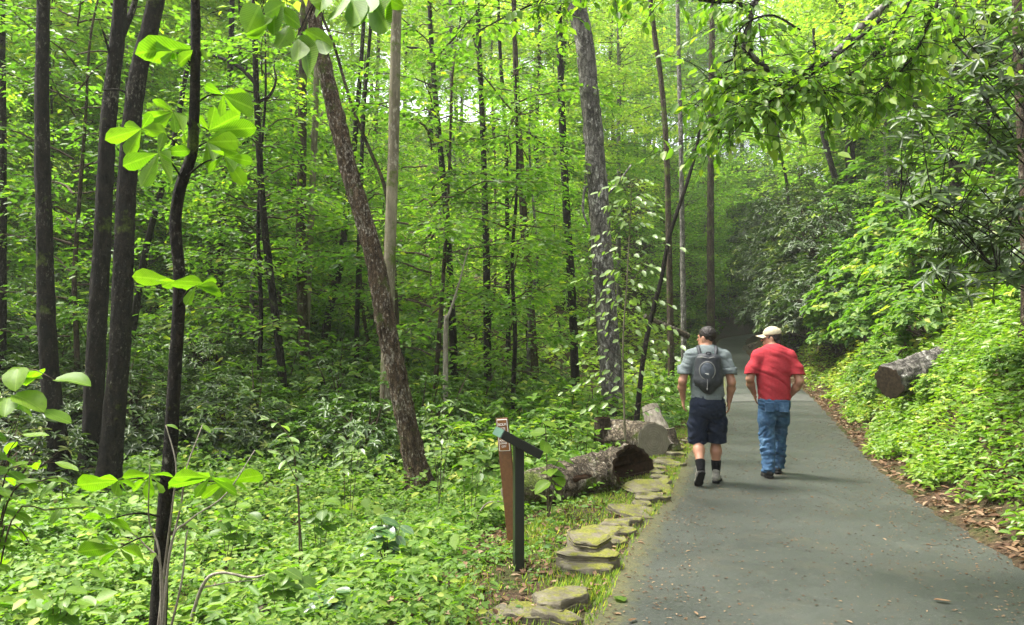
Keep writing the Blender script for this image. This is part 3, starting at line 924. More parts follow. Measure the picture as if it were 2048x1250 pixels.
# brighter leafy shrubs in the clearing behind the signs and along the far verge
for i, (px, d, sc) in enumerate([(900, 11.2, .9), (980, 10.6, .85), (1060, 10.9, .9), (1120, 11.6, 1.0), (850, 12.4, 1.1), (700, 12.0, .9), (640, 12.6, 1.0), (1030, 12.8, 1.1), (1150, 12.6, 1.1), (560, 11.8, .9), (480, 12.4, 1.0), (940, 13.5, 1.2), (760, 13.8, 1.2), (430, 11.4, .8), (520, 13.4, 1.1), (600, 11.2, .8), (800, 11.5, .8), (880, 14.5, 1.3), (1000, 14.8, 1.4), (1090, 14.2, 1.3), (680, 14.6, 1.3), (340, 13.2, 1.0), (1130, 10.9, .7), (1180, 13.6, 1.2), (240, 13.6, 1.1), (100, 13.0, 1.0), (580, 15, 1.4), (820, 15.5, 1.5), (1050, 16, 1.5)]):
    shrub('leafy_shrub', (px - 1024) / FPX * d, d, HB[i % 3], sc * RNG.uniform(.9, 1.2), i * 1.3, 'pale green leafy shrub in the clearing behind the signs', 'shrub', 'leafy shrubs behind the signs', 1.0)
for i, (d, t, sc) in enumerate([(13, 1.1, .75), (14.5, 1.6, .9), (16, 1.1, .8), (18, 1.5, 1.0), (20, 1.0, .8), (22, 1.4, 1.0), (24.5, 1.0, .9), (27, 1.2, 1.0), (30, 1.0, 1.0), (34, 1.0, 1.1), (38, 1.0, 1.2), (43, 1.1, 1.3)]):
    x = float(xc(d) - (hw(d) + t) / .95)
    shrub('leafy_shrub', x, d, HB[i % 3], sc, i * 1.9, 'leafy green shrub on the low verge opposite the bank', 'shrub', 'leafy shrubs along the low verge', 1.0)
for i, (d, t, sc) in enumerate([(10.5, 1.0, .5), (13.2, 1.0, .8), (13.9, .8, .7), (14.6, 1.5, 1.1), (15.6, .9, .9), (16.8, 1.3, .8), (9.2, 2.0, .7), (11.5, 2.6, .9), (13, 2.8, 1.0), (8.6, 1.3, .5)]):
    x = float(xc(d) + (hw(d) + t) / .95)
    shrub('bank_bush', x, d, HB[(i + 1) % 3], sc, i * 1.1, 'low bright leafy bush among the herbs at the foot of the bank', 'shrub', 'low bushes at the foot of the bank', .9)
for i, (px, d, sc) in enumerate([(1290, 62, 2.0), (1330, 68, 2.2), (1370, 76, 2.3), (1400, 80, 2.3), (1440, 76, 2.5), (1490, 80, 2.7), (1250, 50, 1.9), (1310, 76, 2.4), (1560, 60, 2.6), (1610, 52, 2.6), (1680, 45, 2.4), (1750, 38, 2.2), (1830, 32, 2.0), (1180, 33, 1.6), (1110, 36, 1.7)]):
    plant_tree('woodland_tree', (px - 1024) / FPX * d, d, 'low%d' % (i % 3), 'low%d' % (i % 4), sc, i * 1.4, 'broad leafy tree filling the gap beyond the bend of the path', 'broad trees beyond the bend', 0)
for i, (px, d, sc) in enumerate([(1275, 66, 1.4), (1330, 74, 1.5), (1390, 82, 1.5), (1300, 84, 1.6), (1440, 82, 1.7), (1600, 50, 1.2), (1680, 42, 1.1), (1740, 36, 1.0), (1540, 84, 1.6), (1490, 88, 1.7), (1240, 40, 1.2), (1820, 30, .95), (1900, 26, .9)]):
    x = (px - 1024) / FPX * d
    if not off_path(x, d, .9, 1.2): x = float(xc(d)) + 3.0 * (-1 if x < float(xc(d)) else 1)
    plant_tree('woodland_tree', x, d, 'tall%d' % (i % 4), 'tall%d' % ((i + 1) % 4), sc, i * 2.1, 'tall leafy tree closing the canopy over the bend of the path', 'tall trees by the bend', 0)
for i, (px, d, sc) in enumerate([(1372, 40, 1.2), (1352, 45, 1.4), (1392, 46, 1.3), (1415, 50, 1.4), (1380, 53, 1.6), (1432, 55, 1.5), (1458, 59, 1.5), (1405, 59, 1.7), (1486, 62, 1.5), (1440, 64, 1.8), (1512, 64, 1.5), (1470, 67, 1.9), (1500, 70, 1.9), (1422, 68, 2.0), (1345, 55, 1.7), (1530, 69, 1.8)]):
    plant_tree('understory_tree', (px - 1024) / FPX * d, d, None if i % 3 else 'low1', 'low%d' % (i % 4), sc, i * 1.9, 'bushy bright tree on the slope facing the turn of the path', 'bushy trees at the turn of the path', 0)
for i, (px, d, sc) in enumerate([(1440, 60, 2.2), (1470, 63, 2.4), (1500, 64, 2.2), (1415, 56, 2.0), (1395, 50, 1.8), (1525, 66, 2.2), (1452, 68, 2.8), (1488, 70, 2.8)]):
    shrub('leafy_shrub', (px - 1024) / FPX * d, d, HB[i % 3], sc, i * 1.7, 'leafy bush where the path turns out of sight', 'shrub', 'bushes at the turn of the path', 1.2)
# thicket above the path beyond the walkers
k = 0
for (px, py, d, sc) in [(1600, 560, 31, 1.9), (1650, 560, 27, 1.8), (1585, 470, 36, 2.0), (1640, 470, 30, 1.9), (1545, 480, 44, 2.1), (1550, 580, 42, 1.7),
                        (1590, 380, 38, 1.9), (1630, 390, 32, 1.8), (1690, 520, 24, 1.6), (1605, 610, 30, 1.4), (1600, 500, 33, 1.7), (1660, 420, 28, 1.6), (1630, 520, 29, 1.7), (1535, 420, 50, 2.0)]:
    p = P(px, py, d)
    g = gz(p[0], d)
    r = shrub('rhododendron', float(p[0]), d, RH[k % 3], sc, k * .9, 'grey-green rhododendron of the dense thicket above the bend of the path', 'shrub', 'rhododendron thicket', 1.0)
    # tall leggy bushes: their domes are carried on bare stems
    lift = max(0.0, p[2] - g - 1.1 * sc)
    if lift > .2:
        m = MB()
        for q in range(4):
            a = q * 1.7 + k
            v, f = tube([[.15 * math.cos(a), .15 * math.sin(a), -lift / sc - .3], [.3 * math.cos(a), .3 * math.sin(a), -lift / sc * .4], [.5 * math.cos(a), .5 * math.sin(a), .4]], [.03, .018], 6, 9, .08, 2, 4, q)
            m.add(v, f)
        obj('trunk', m.mesh('trunk', M['bark_dark']), r)
        r.location.z += lift
    k += 1
# leafy green bushes over the bank
k = 0
for (px, py, d, sc, kind) in [(1740, 560, 15, 1.5, 1), (1790, 480, 13, 1.5, 1), (1850, 420, 13, 1.6, 1), (1720, 420, 17, 1.9, 1), (1800, 350, 16, 1.9, 1), (1880, 300, 15, 1.8, 0), (1960, 330, 12, 1.4, 1),
                              (1700, 640, 17, 1.1, 1), (1960, 200, 14, 1.7, 0), (1820, 200, 20, 2.2, 0), (1900, 110, 19, 2.0, 0), (2010, 80, 13, 1.6, 0), (1830, 560, 14, 1.0, 1), (2040, 420, 9.5, 1.0, 0), (1700, 600, 17, 1.2, 1), (1760, 620, 13, 1.0, 1), (1780, 540, 14, 1.2, 1), (1840, 500, 13, 1.2, 1), (1880, 580, 12, 1.0, 1), (1740, 480, 16, 1.4, 1), (1920, 440, 12, 1.2, 1), (1990, 400, 11, 1.2, 1), (1830, 280, 17, 1.6, 1), (1760, 300, 18, 1.7, 1), (1950, 120, 15, 1.6, 1)]:
    d0 = d
    while d < 34 and gz(P(px, py, d)[0], d) < P(px, py, d)[2] - .75 * sc * d / d0: d += .5
    sc *= min(1.6, (d / d0) ** .6)
    p = P(px, py, d)
    g = gz(p[0], d)
    label = 'leafy light green bush growing on the bank above the jutting log' if kind else 'dark long-leaved rhododendron bush high on the bank'
    r = shrub('bank_bush' if kind else 'rhododendron', float(p[0]), d, HB[k % 3] if kind else RH[k % 3], sc * (1.25 if kind else .8), k * .8, label, 'shrub', 'green bushes on the bank' if kind else 'rhododendrons high on the bank')
    lift = max(0.0, p[2] - g - .6 * sc)
    if lift > .2:
        m = MB()
        s_ = r.scale[0]
        for q in range(3):
            a = q * 2.1 + k
            v, f = tube([[.1 * math.cos(a), .1 * math.sin(a), -lift / s_ - .3], [.2 * math.cos(a), .2 * math.sin(a), -lift / s_ * .4], [.4 * math.cos(a), .4 * math.sin(a), .4]], [.022, .012], 6, 9, .08, 2, 4, q)
            m.add(v, f)
        obj('trunk', m.mesh('trunk', M['bark_dark']), r)
        r.location.z += lift
    k += 1

# ------------------------------------------------------------------ ground cover (uncountable)
def herb_cloud(n, xlo, xhi, ylo, yhi, test, leaf, hmax, per, seed, tpl=T_OVA, lw=.62, tbias=0.0, clump=.9, yexp=1.0, tilt=.35):
    rg = np.random.default_rng(seed)
    x = rg.uniform(xlo, xhi, n)
    y = ylo + (yhi - ylo) * rg.random(n) ** yexp
    ok = test(x, y, rg) & (np.abs(x) < .78 * y + 1.2)
    x, y = x[ok], y[ok]
    n = len(x)
    z = ground(x, y)
    patch = vn2(x, y, clump, seed)
    h = hmax * rg.uniform(.25, 1.0, n) * (.75 + .5 * patch)
    top = np.stack([x + rg.normal(0, .03, n), y + rg.normal(0, .03, n), z + h], -1)
    a = rg.uniform(0, 6.28, (n, 1)) + np.arange(per)[None] * 2.4 + rg.normal(0, .3, (n, per))
    lvl = rg.uniform(.0, 1, (n, per)) ** 2
    base = np.repeat(top[:, None], per, 1)
    base[..., 2] -= lvl * h[:, None] * .7
    base[..., 0] += np.cos(a) * .02
    base[..., 1] += np.sin(a) * .02
    d = np.stack([np.cos(a), np.sin(a), rg.normal(-.12, .28, a.shape)], -1)
    nr = np.stack([rg.normal(0, tilt, a.shape), rg.normal(-.15, tilt, a.shape), np.ones(a.shape)], -1)
    sz = leaf * rg.uniform(.55, 1.3, a.shape) * (.8 + .4 * rg.random((n, 1)))
    tint = np.clip(rg.normal(.45 + tbias, .16, a.shape) + .22 * patch[:, None], 0, 1)
    return base.reshape(-1, 3), d.reshape(-1, 3), nr.reshape(-1, 3), sz.ravel(), (sz * lw).ravel(), tint.ravel()

def left_test(lo, bare=True):
    def t(x, y, rg):
        s = side(x, y)
        tl = -s - hw(y)
        k = tl > lo
        dens = .55 + .6 * vn2(x, y, .8, 4)
        dens = np.where(tl < 1.2, dens * .55, dens)
        k &= rg.random(len(x)) < np.clip(dens + .35, .12, 1)
        k &= ~((tl < 1.15) & (y > 6.3) & (y < 9.2) & (rg.random(len(x)) < .85))
        k &= ~((vn2(x, y, 1.7, 12) > .45) & (rg.random(len(x)) < .8))
        # trodden, littered earth round the signs and along the log
        k &= ~(((x + .05) ** 2 / .20 + (y - 6.3) ** 2 / .35 < 1) & (rg.random(len(x)) < .75))
        return k
    return t
mb = MB()
leaf_cloud(mb, *herb_cloud(42000, -7, 3, 4.2, 10, left_test(.45), .034, .12, 4, 30, tbias=-.05, clump=1.4))
leaf_cloud(mb, *herb_cloud(17000, -7, 3, 4.2, 10.5, left_test(.6), .058, .24, 4, 31, clump=.7))
leaf_cloud(mb, *herb_cloud(2600, -7, 3, 4.4, 10, left_test(.8), .115, .30, 5, 36, T_LAN, .34, tbias=.10, clump=.5, tilt=.5))
leaf_cloud(mb, *herb_cloud(1300, -7, 3, 4.6, 11, left_test(1.2), .125, .36, 4, 37, T_OVA, .75, tbias=.16, clump=.6))
leaf_cloud(mb, *herb_cloud(4200, -7, 3, 5.5, 11, left_test(1.3), .080, .45, 5, 32, tbias=.06))
leaf_cloud(mb, *herb_cloud(16000, -12, 6, 9.5, 20, left_test(.5), .10, .45, 5, 33, yexp=.8))
o = obj('ground_cover', mb.mesh('ground_cover', M['leaf_herb']))
tag(o, 'low carpet of leafy green ground cover under the trees', 'ground cover', kind='stuff')

mb = MB()
leaf_cloud(mb, *herb_cloud(95000, -62, 60, 15, 88, lambda x, y, rg: ((-side(x, y) - hw(y) > 2.0) | (side(x, y) - hw(y) > 1.5)), .23, 1.3, 4, 35, T_DIA, .6, yexp=1.0, tilt=.5))
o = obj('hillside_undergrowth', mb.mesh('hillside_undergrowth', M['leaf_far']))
tag(o, 'leafy undergrowth covering the wooded hillside behind the trees', 'undergrowth', kind='stuff')

def bank_test(x, y, rg):
    t = side(x, y) - hw(y)
    edge = .26 + .16 * vn2(x * 0, y, .9, 8) + .25 * vn2(x * 0, y, 3, 9)
    return (t > edge) & (t < 11) & (rg.random(len(x)) < np.clip(.70 + .5 * vn2(x, y, 1.1, 6), .25, 1))
mb = MB()
leaf_cloud(mb, *herb_cloud(48000, 3, 14, 4.5, 16, bank_test, .085, .34, 5, 41, lw=.52, tilt=.45))
leaf_cloud(mb, *herb_cloud(52000, 6, 28, 12, 36, bank_test, .11, .42, 5, 42, lw=.55, tbias=.12, tilt=.45))
o = obj('bank_herbs', mb.mesh('bank_herbs', M['leaf_bank']))
tag(o, 'dense bright green herbs covering the bank beside the path', 'herbs', kind='stuff')

# verge grass and moss tufts along the stones
def blades(n, test, seed, hgt):
    rg = np.random.default_rng(seed)
    y = 4.2 + 21.8 * rg.random(n) ** 1.8
    s = -(hw(y) + rg.uniform(-.05, 1.0, n))
    x = xc(y) + s / .95
    k = test(x, y, rg)
    x, y = x[k], y[k]
    z = ground(x, y) - .01
    a = rg.uniform(0, 6.28, len(x))
    h = hgt * rg.uniform(.4, 1.2, len(x))
    d = np.stack([np.cos(a) * .6, np.sin(a) * .6, np.ones(len(x))], -1)
    nr = np.stack([np.cos(a), np.sin(a), -.6 * np.ones(len(x))], -1)
    return np.stack([x, y, z], -1), d, nr, h, h * .10, np.clip(rg.normal(.65, .2, len(x)), 0, 1)
mb = MB()
leaf_cloud(mb, *blades(75000, lambda x, y, rg: vn2(x, y, 1.6, 5) + rg.normal(0, .3, len(x)) > -.05, 51, .065), T_DIA)
o = obj('verge_grass', mb.mesh('verge_grass', M['leaf_bank']))
tag(o, 'short grass and moss sprouting along the stone edging', 'grass', kind='stuff')

def litter(n, ylo, yhi, slo, shi, seed, leaf, zoff, onpath=False, tb=.5):
    rg = np.random.default_rng(seed)
    y = rg.uniform(ylo, yhi, n)
    s = rg.uniform(slo, shi, n)
    if onpath:
        s = s * hw(y)
    else:
        s = np.where(s > 0, hw(y) + s, -hw(y) + s)
    if onpath:
        s = np.where(rg.random(n) < .45, np.sign(s) * hw(y) * (1 - .45 * rg.random(n) ** 2), s)
    x = xc(y) + s / .95
    z = (path_z(x, y) + .006) if onpath else ground(x, y) + zoff * rg.uniform(.4, 2.2, n)
    a = rg.uniform(0, 6.28, n)
    d = np.stack([np.cos(a), np.sin(a), rg.normal(0, .04 if onpath else .25, n)], -1)
    tl = .07 if onpath else .30
    nr = np.stack([rg.normal(0, tl, n), rg.normal(0, tl, n), np.ones(n)], -1)
    sz = leaf * rg.uniform(.4, 1.5, n)
    return np.stack([x, y, z], -1), d, nr, sz, sz * rg.uniform(.25, .6, n), np.clip(rg.normal(tb, .25, n), 0, 1)
mb = MB()
leaf_cloud(mb, *litter(9000, 4, 30, .0, 1.0, 61, .075, .012), T_OVA)
leaf_cloud(mb, *litter(6500, 4, 22, -1.6, -.0, 62, .06, .012), T_OVA)
leaf_cloud(mb, *litter(7000, 4.5, 14, -7, -1.0, 63, .08, .015), T_OVA)
o = obj('leaf_litter', mb.mesh('leaf_litter', M['leaf_dry']))
tag(o, 'brown fallen leaves lying along both edges of the path', 'leaf litter', kind='stuff')
mb = MB()
leaf_cloud(mb, *litter(6500, 3.8, 20, -1, 1, 64, .021, 0, True, .75), T_DIA)
leaf_cloud(mb, *litter(4500, 3.8, 16, -1, 1, 66, .022, 0, True, .10), T_DIA)
leaf_cloud(mb, *litter(220, 3.8, 16, -1, 1, 65, .038, 0, True, .7), T_OVA)
o = obj('path_debris', mb.mesh('path_debris', M['leaf_dry']))
tag(o, 'tiny bits of leaf and twig strewn over the asphalt', 'debris', kind='stuff')

# ------------------------------------------------------------------ edging stones
def slab(seed, lx, ly, h, nseg=34):
    rg = np.random.default_rng(seed)
    nc = rg.integers(5, 8)
    ca = (np.arange(nc) + rg.uniform(-.3, .3, nc)) * 2 * math.pi / nc
    cr = rg.uniform(.80, 1.15, nc)
    cx_, cy_ = np.cos(ca) * cr * 1.12, np.sin(ca) * cr * 1.12
    tq = np.linspace(0, nc, nseg, endpoint=False)
    i0 = tq.astype(int) % nc
    fq = tq - tq.astype(int)
    ox = cx_[i0] * (1 - fq) + cx_[(i0 + 1) % nc] * fq
    oy = cy_[i0] * (1 - fq) + cy_[(i0 + 1) % nc] * fq
    a = np.arctan2(oy, ox)
    r = np.hypot(ox, oy) * (1 + .05 * vn(np.stack([np.cos(a) * 6 + seed, np.sin(a) * 6, a * 0], -1)))
    zz = np.array([-.12, 0, .22, .24, .5, .53, .80, .93, 1.0]) * h
    zz[0] = -.10
    off = np.array([1, 1.0, .985, .955, .985, .95, .975, .955, .90]) + np.concatenate([[0], rg.normal(0, .018, 8)])
    m = MB()
    V = []
    for k, (z, o) in enumerate(zip(zz, [*off])):
        jit = .045 * vn(np.stack([np.cos(a) * 4, np.sin(a) * 4, np.full(nseg, k * 1.7 + seed)], -1))
        V.append(np.stack([np.cos(a) * r * (o + jit) * lx / 2, np.sin(a) * r * (o + jit) * ly / 2, np.full(nseg, z) + .16 * h * vn(np.stack([np.cos(a) * 2, np.sin(a) * 2, np.full(nseg, seed + k * .25)], -1))], -1))
    for q in (.72, .45, .18):
        x, y = np.cos(a) * r * q * lx / 2, np.sin(a) * r * q * ly / 2
        V.append(np.stack([x, y, h * (1 + .20 * vn(np.stack([x * 9, y * 9, np.full(nseg, seed * 1.)], -1)))], -1))
    n = len(V)
    V = np.concatenate(V)
    i = np.arange(n - 1)[:, None] * nseg
    j = np.arange(nseg)[None]
    k2 = (np.arange(nseg) + 1)[None] % nseg
    f = np.stack([i + j, i + k2, i + nseg + k2, i + nseg + j], -1).reshape(-1, 4)
    c = len(V)
    V = np.concatenate([V, [[0, 0, h]]])
    jj = np.arange(nseg)
    tri = np.stack([np.full(nseg, c), (n - 1) * nseg + jj, (n - 1) * nseg + (jj + 1) % nseg], -1)
    m.add(V, [f, tri])
    me = m.mesh('edging_stone', M['stone'])
    me.set_sharp_from_angle(angle=math.radians(38))
    return me

STONES = [  # photo pixel of the base centre, depth, length, width, height, turn, label
    (1060, 1245, 4.55, .42, .34, .10, .3, 'mossy edging stone nearest the foot of the dark panel post'),
    (1125, 1205, 4.75, .40, .36, .16, .5, 'broad yellow-mossed edging stone with a sloping top'),
    (1105, 1250, 4.45, .30, .26, .13, -.2, 'angular tan edging stone leaning on the broad mossed stone'),
    (1000, 1235, 4.55, .24, .20, .09, .9, 'small edging stone half sunk in litter below the panel post'),
    (1175, 1165, 5.10, .22, .18, .06, .2, 'small flat stone sunk in dirt between the ledge and mossed stone'),
    (1172, 1140, 5.42, .38, .30, .055, .05, 'lowest slab of the three-slab stone ledge'),
    (1174, 1135, 5.55, .40, .34, .055, -.06, 'middle slab of the three-slab stone ledge'),
    (1172, 1130, 5.72, .42, .40, .06, .04, 'pale top slab of the three-slab stone ledge'),
    (1185, 1063, 6.35, .52, .34, .12, .25, 'mossy flat stone just beyond the stone ledge'),
    (1232, 1052, 6.65, .34, .28, .14, .6, 'rough edging stone with a dark broken face beside the path'),
    (1272, 1022, 7.25, .40, .28, .11, .4, 'low stone under grass next along from the dark-faced stone'),
    (1300, 998, 7.75, .42, .30, .15, .5, 'split edging stone overhung by grass near the hollow log'),
    (1292, 968, 8.3, .62, .46, .13, .35, 'broad flat mossy slab in front of the hollow log'),
    (1378, 884, 12.2, .34, .26, .12, .1, 'grey stone on the verge beside the bare-legged walker'),
    (1352, 900, 11.0, .28, .22, .10, .7, 'small verge stone beyond the hollow log mouth'),
]
for i, (px, py, d, lx, ly, h, rot, lab) in enumerate(STONES):
    x = (px - 1024) / FPX * d
    z = gz(x, d)
    if 5 <= i <= 7: z = gz(x, 5.6) + (i - 5) * .056
    o = obj('edging_stone', slab(40 + i, lx * 1.0, ly * 1.0, h * (.62 if not 5 <= i <= 7 else 1)), world=(x, d, z - (.03 if not 5 <= i <= 7 else .0)))
    o.rotation_euler = (RNG.normal(0, .09) if not 5 <= i <= 7 else 0, RNG.normal(.03, .09) if not 5 <= i <= 7 else 0, rot)
    tag(o, lab, 'stone', 'stones edging the path')

SMALL = [slab(90 + k, .26 + .05 * k, .20 + .03 * k, .075) for k in range(4)]
for k in range(17):
    y = 6.1 + k * .36 + RNG.uniform(-.08, .08)
    x = float(xc(y) - (hw(y) + .10 + RNG.uniform(0, .16)) / .95)
    o = obj('edging_stone', SMALL[k % 4], world=(x, y, gz(x, y) - .025))
    o.rotation_euler = (RNG.normal(0, .08), RNG.normal(0, .08), RNG.uniform(0, 6.28))
    tag(o, 'small flat mossy stone sunk along the path edge', 'stone', 'small sunken edging stones')

# ------------------------------------------------------------------ logs
def log_thing(name, label, p0, p1, r0, r1, bark, seed, seg=32, amp=.12, hollow=0, sag=0.0, skew=0.0, cutmat='cut'):
    p0, p1 = np.asarray(p0, float), np.asarray(p1, float)
    base = (p0 + p1) / 2
    base = np.array([base[0], base[1], gz(base[0], base[1])])
    r = thing(name, base, label, 'log')
    mid = (p0 + p1) / 2 + np.array([0, 0, sag])
    L = np.linalg.norm(p1 - p0)
    n = int(max(16, L / .045))
    m = MB()
    v, f = tube(np.array([p0, mid, p1]) - base, [r0, (r0 + r1) / 2, r1], seg, n, amp, seg / 6, 5, seed, cap=False, lump=.07)
    ax = norm(p1 - p0)
    if skew:            # the far end broken off at a slant
        sidev = norm(np.array([ax[1], -ax[0], .35]))
        vv = v.reshape(n, seg, 3)
        cc = vv.mean(1, keepdims=True)
        k = sstep(.55, 1, np.linspace(0, 1, n))[:, None, None]
        v = (vv - ax * skew * k * ((vv - cc) @ sidev)[..., None]).reshape(-1, 3)
    m.add(v, f)
    obj('bark', m.mesh('bark', M[bark]), r)
    for e in (0, 1):
        ring = v.reshape(n, seg, 3)[0 if e == 0 else -1]
        c = ring.mean(0)
        out = -ax if e == 0 else ax
        m = MB()
        if hollow and e == hollow - 1:
            q = [ring]
            for k, (sc, dep) in enumerate([(.90, .0), (.84, -.03), (.80, -.25), (.74, -.7)]):
                jit = 1 + .05 * vn(np.stack([np.arange(seg) * .7, np.full(seg, k * 1.), np.full(seg, seed)], -1))[:, None]
                q.append(c + (ring - c) * sc * jit + out * dep)
            q = np.concatenate(q)
            i = np.arange(4)[:, None] * seg
            j = np.arange(seg)[None]
            k2 = (np.arange(seg) + 1)[None] % seg
            ff = np.stack([i + j, i + seg + j, i + seg + k2, i + k2], -1).reshape(-1, 4)
            if e == 1: ff = ff[:, ::-1]
            q = np.concatenate([q, [c + out * -.75]])
            jj = np.arange(seg)
            m.add(q, [ff, np.stack([np.full(seg, len(q) - 1), 4 * seg + jj, 4 * seg + (jj + 1) % seg], -1)])
            obj('hollow_heart', m.mesh('hollow_heart', M['rot'], smooth=False), r)
        else:
            q = [ring, c + (ring - c) * .93 + out * .004, c + (ring - c) * .5 + out * .006]
            q = np.concatenate(q + [[c + out * .006]])
            i = np.arange(2)[:, None] * seg
            j = np.arange(seg)[None]
            k2 = (np.arange(seg) + 1)[None] % seg
            ff = np.stack([i + j, i + seg + j, i + seg + k2, i + k2], -1).reshape(-1, 4)
            jj = np.arange(seg)
            me = m.add(q - c, [ff, np.stack([np.full(seg, 3 * seg), 2 * seg + jj, 2 * seg + (jj + 1) % seg], -1)]).mesh('cut_face', M['cut'], smooth=False)
            if cutmat != 'cut': me.materials[0] = M[cutmat]
            o = obj('cut_face', me, r, loc=tuple(c))
    return r

def on_ground(px, d, lift):
    x = (px - 1024) / FPX * d
    return np.array([x, d, gz(x, d) + lift])
log_thing('hollow_log', 'mossy hollow fallen log with its dark open end facing the path', on_ground(1024, 7.6, .22), on_ground(1268, 8.8, .17), .17, .275, 'bark_moss', 3.1, seg=44, hollow=2, amp=.20, skew=2.3)
log_thing('cut_log', 'short sawn log with a round grey cut end behind the hollow log', on_ground(1208, 11.3, .26), on_ground(1306, 10.75, .25), .25, .25, 'bark_moss', 5.2, amp=.16, skew=.45)
log_thing('log_slab', 'split weathered log piece propped upright on the sawn log', on_ground(1326, 11.2, .05), on_ground(1298, 11.5, .66), .20, .12, 'dead_wood', 6.7, amp=.25)
log_thing('log_block', 'squat broken log block behind the sawn log', on_ground(1338, 11.2, .02), on_ground(1330, 11.25, .34), .17, .14, 'bark_moss', 9.1, amp=.2)
log_thing('stump', 'small broken stump with orange rot against the sawn log', on_ground(1206, 11.1, -.1), on_ground(1202, 11.1, .54), .14, .115, 'bark_brown', 7.7, amp=.25, hollow=2)
log_thing('snag_stump', 'dark rotten upright stub behind the panel post', on_ground(1092, 7.9, -.1), on_ground(1108, 7.8, .36), .085, .06, 'bark_dark', 8.7, amp=.3)
log_thing('rotten_log', 'dark rotting log piece lying behind the panel post', on_ground(1050, 7.7, .05), on_ground(1078, 7.9, .20), .06, .07, 'bark_dark', 11.7, amp=.3)
log_thing('fallen_branch', 'thick mossy fallen branch lying beyond the brown sign', on_ground(900, 7.6, .03), on_ground(1012, 7.9, .08), .05, .065, 'bark_moss', 12.7, seg=18, amp=.15)
p0, p1 = P(1778, 764, 11.5), P(1930, 684, 11.95)
log_thing('bank_log', 'fat sawn log jutting out of the green bank', p0, p1 + np.array([.3, .1, -.1]), .265, .24, 'bark_gray', 13.3, seg=44, amp=.24, cutmat='cut_shaded')
log_thing('fallen_tree', 'long dark fallen trunk slanting down the bank toward the path', P(1580, 716, 28.5), P(1760, 588, 30.5), .27, .22, 'bark_dark', 14.4, amp=.1)
log_thing('far_log', 'short dark log lying across the verge where the path narrows', P(1492, 700, 40), P(1545, 684, 41), .26, .24, 'bark_moss', 15.5, amp=.1)
log_thing('leaning_pole', 'mossy dead pole slanting through the verge shrubs behind the grey-shirted walker', P(1290, 632, 14), P(1376, 672, 14.5), .045, .06, 'bark_moss', 16.5, seg=14)
log_thing('rotten_branch', 'mossy rotting branch low in the herbs', on_ground(440, 5.15, .03), on_ground(545, 5.3, .10), .045, .05, 'bark_moss', 17.5, seg=16, amp=.15)

def stick(label, pix, d, r0, r1, mat='dead_wood', extra=()):
    pts = []
    for x, y in pix:
        pts.append(P(x, y, d))
    pts = np.array(pts)
    base = np.array([pts[0][0], d, gz(pts[0][0], d)])
    pts[0][2] = base[2] - .03
    r = thing('stick', base, label, 'stick')
    m = MB()
    v, f = tube(pts - base, [r0, r1], 8, len(pix) * 6, .1, 2, 9, 1)
    obj('stem', m.add(v, f).mesh('stem', M[mat]), r)
    for e in extra:
        q = np.array([P(x, y, d) for x, y in e])
        m = MB()
        v, f = tube(q - base, [r1 * 1.1, r1 * .4], 6, len(e) * 5, .1, 2, 9, 1)
        obj('twig', m.add(v, f).mesh('twig', M[mat]), r)
stick('pale forked dead stick propped low in the herbs', [(368, 1215), (405, 1172), (440, 1146), (500, 1155), (530, 1150)], 5.2, .014, .006, extra=[[(400, 1176), (460, 1165), (520, 1160)]])
stick('thin dead twig lying behind the leaf litter below the hollow log', [(940, 1030), (970, 1010), (1010, 1002)], 7.2, .012, .005)

# ------------------------------------------------------------------ signs
def box_mesh(name, lo, hi, mat, bev=.004):
    import bmesh
    bm = bmesh.new()
    bmesh.ops.create_cube(bm, size=1)
    lo, hi = Vector(lo), Vector(hi)
    for v in bm.verts:
        v.co = Vector(((v.co.x + .5) * (hi.x - lo.x) + lo.x, (v.co.y + .5) * (hi.y - lo.y) + lo.y, (v.co.z + .5) * (hi.z - lo.z) + lo.z))
    bmesh.ops.bevel(bm, geom=bm.edges[:], offset=bev, segments=2, affect='EDGES', profile=.5)
    me = bpy.data.meshes.new(name)
    bm.to_mesh(me)
    bm.free()
    me.materials.append(mat)
    return me

def wayside():
    x, y = (1037 - 1024) / FPX * 5.45, 5.45
    base = (x, y, gz(x, y))
    top = P(1037, 893, 5.45)[2] - base[2]
    r = thing('wayside_panel', base, 'black metal post carrying a tilted interpretive panel, seen from its side', 'sign')
    r.rotation_euler = (0, 0, math.radians(14))
    obj('post', box_mesh('post', (-.035, -.035, -.25), (.035, .035, top + .01), M['panel'], .005), r)
    # tilted head: long side runs away from the reader, low edge on the path side
    head = obj('panel_head', box_mesh('panel_head', (-.165, -.13, -.033), (.165, .13, .033), M['panel'], .004), r, loc=(-.005, 0, top + .028))
    head.rotation_euler = (0, math.radians(29), 0)
    obj('edge_plate', box_mesh('edge_plate', (-.1705, -.128, -.031), (-.1655, .128, .031), M['panel_face'], .001), head)
    for sy in (-.085, .085):
        obj('bolt', box_mesh('bolt', (.120, sy - .006, -.0365), (.132, sy + .006, -.0325), M['cord'], .001), head)
wayside()

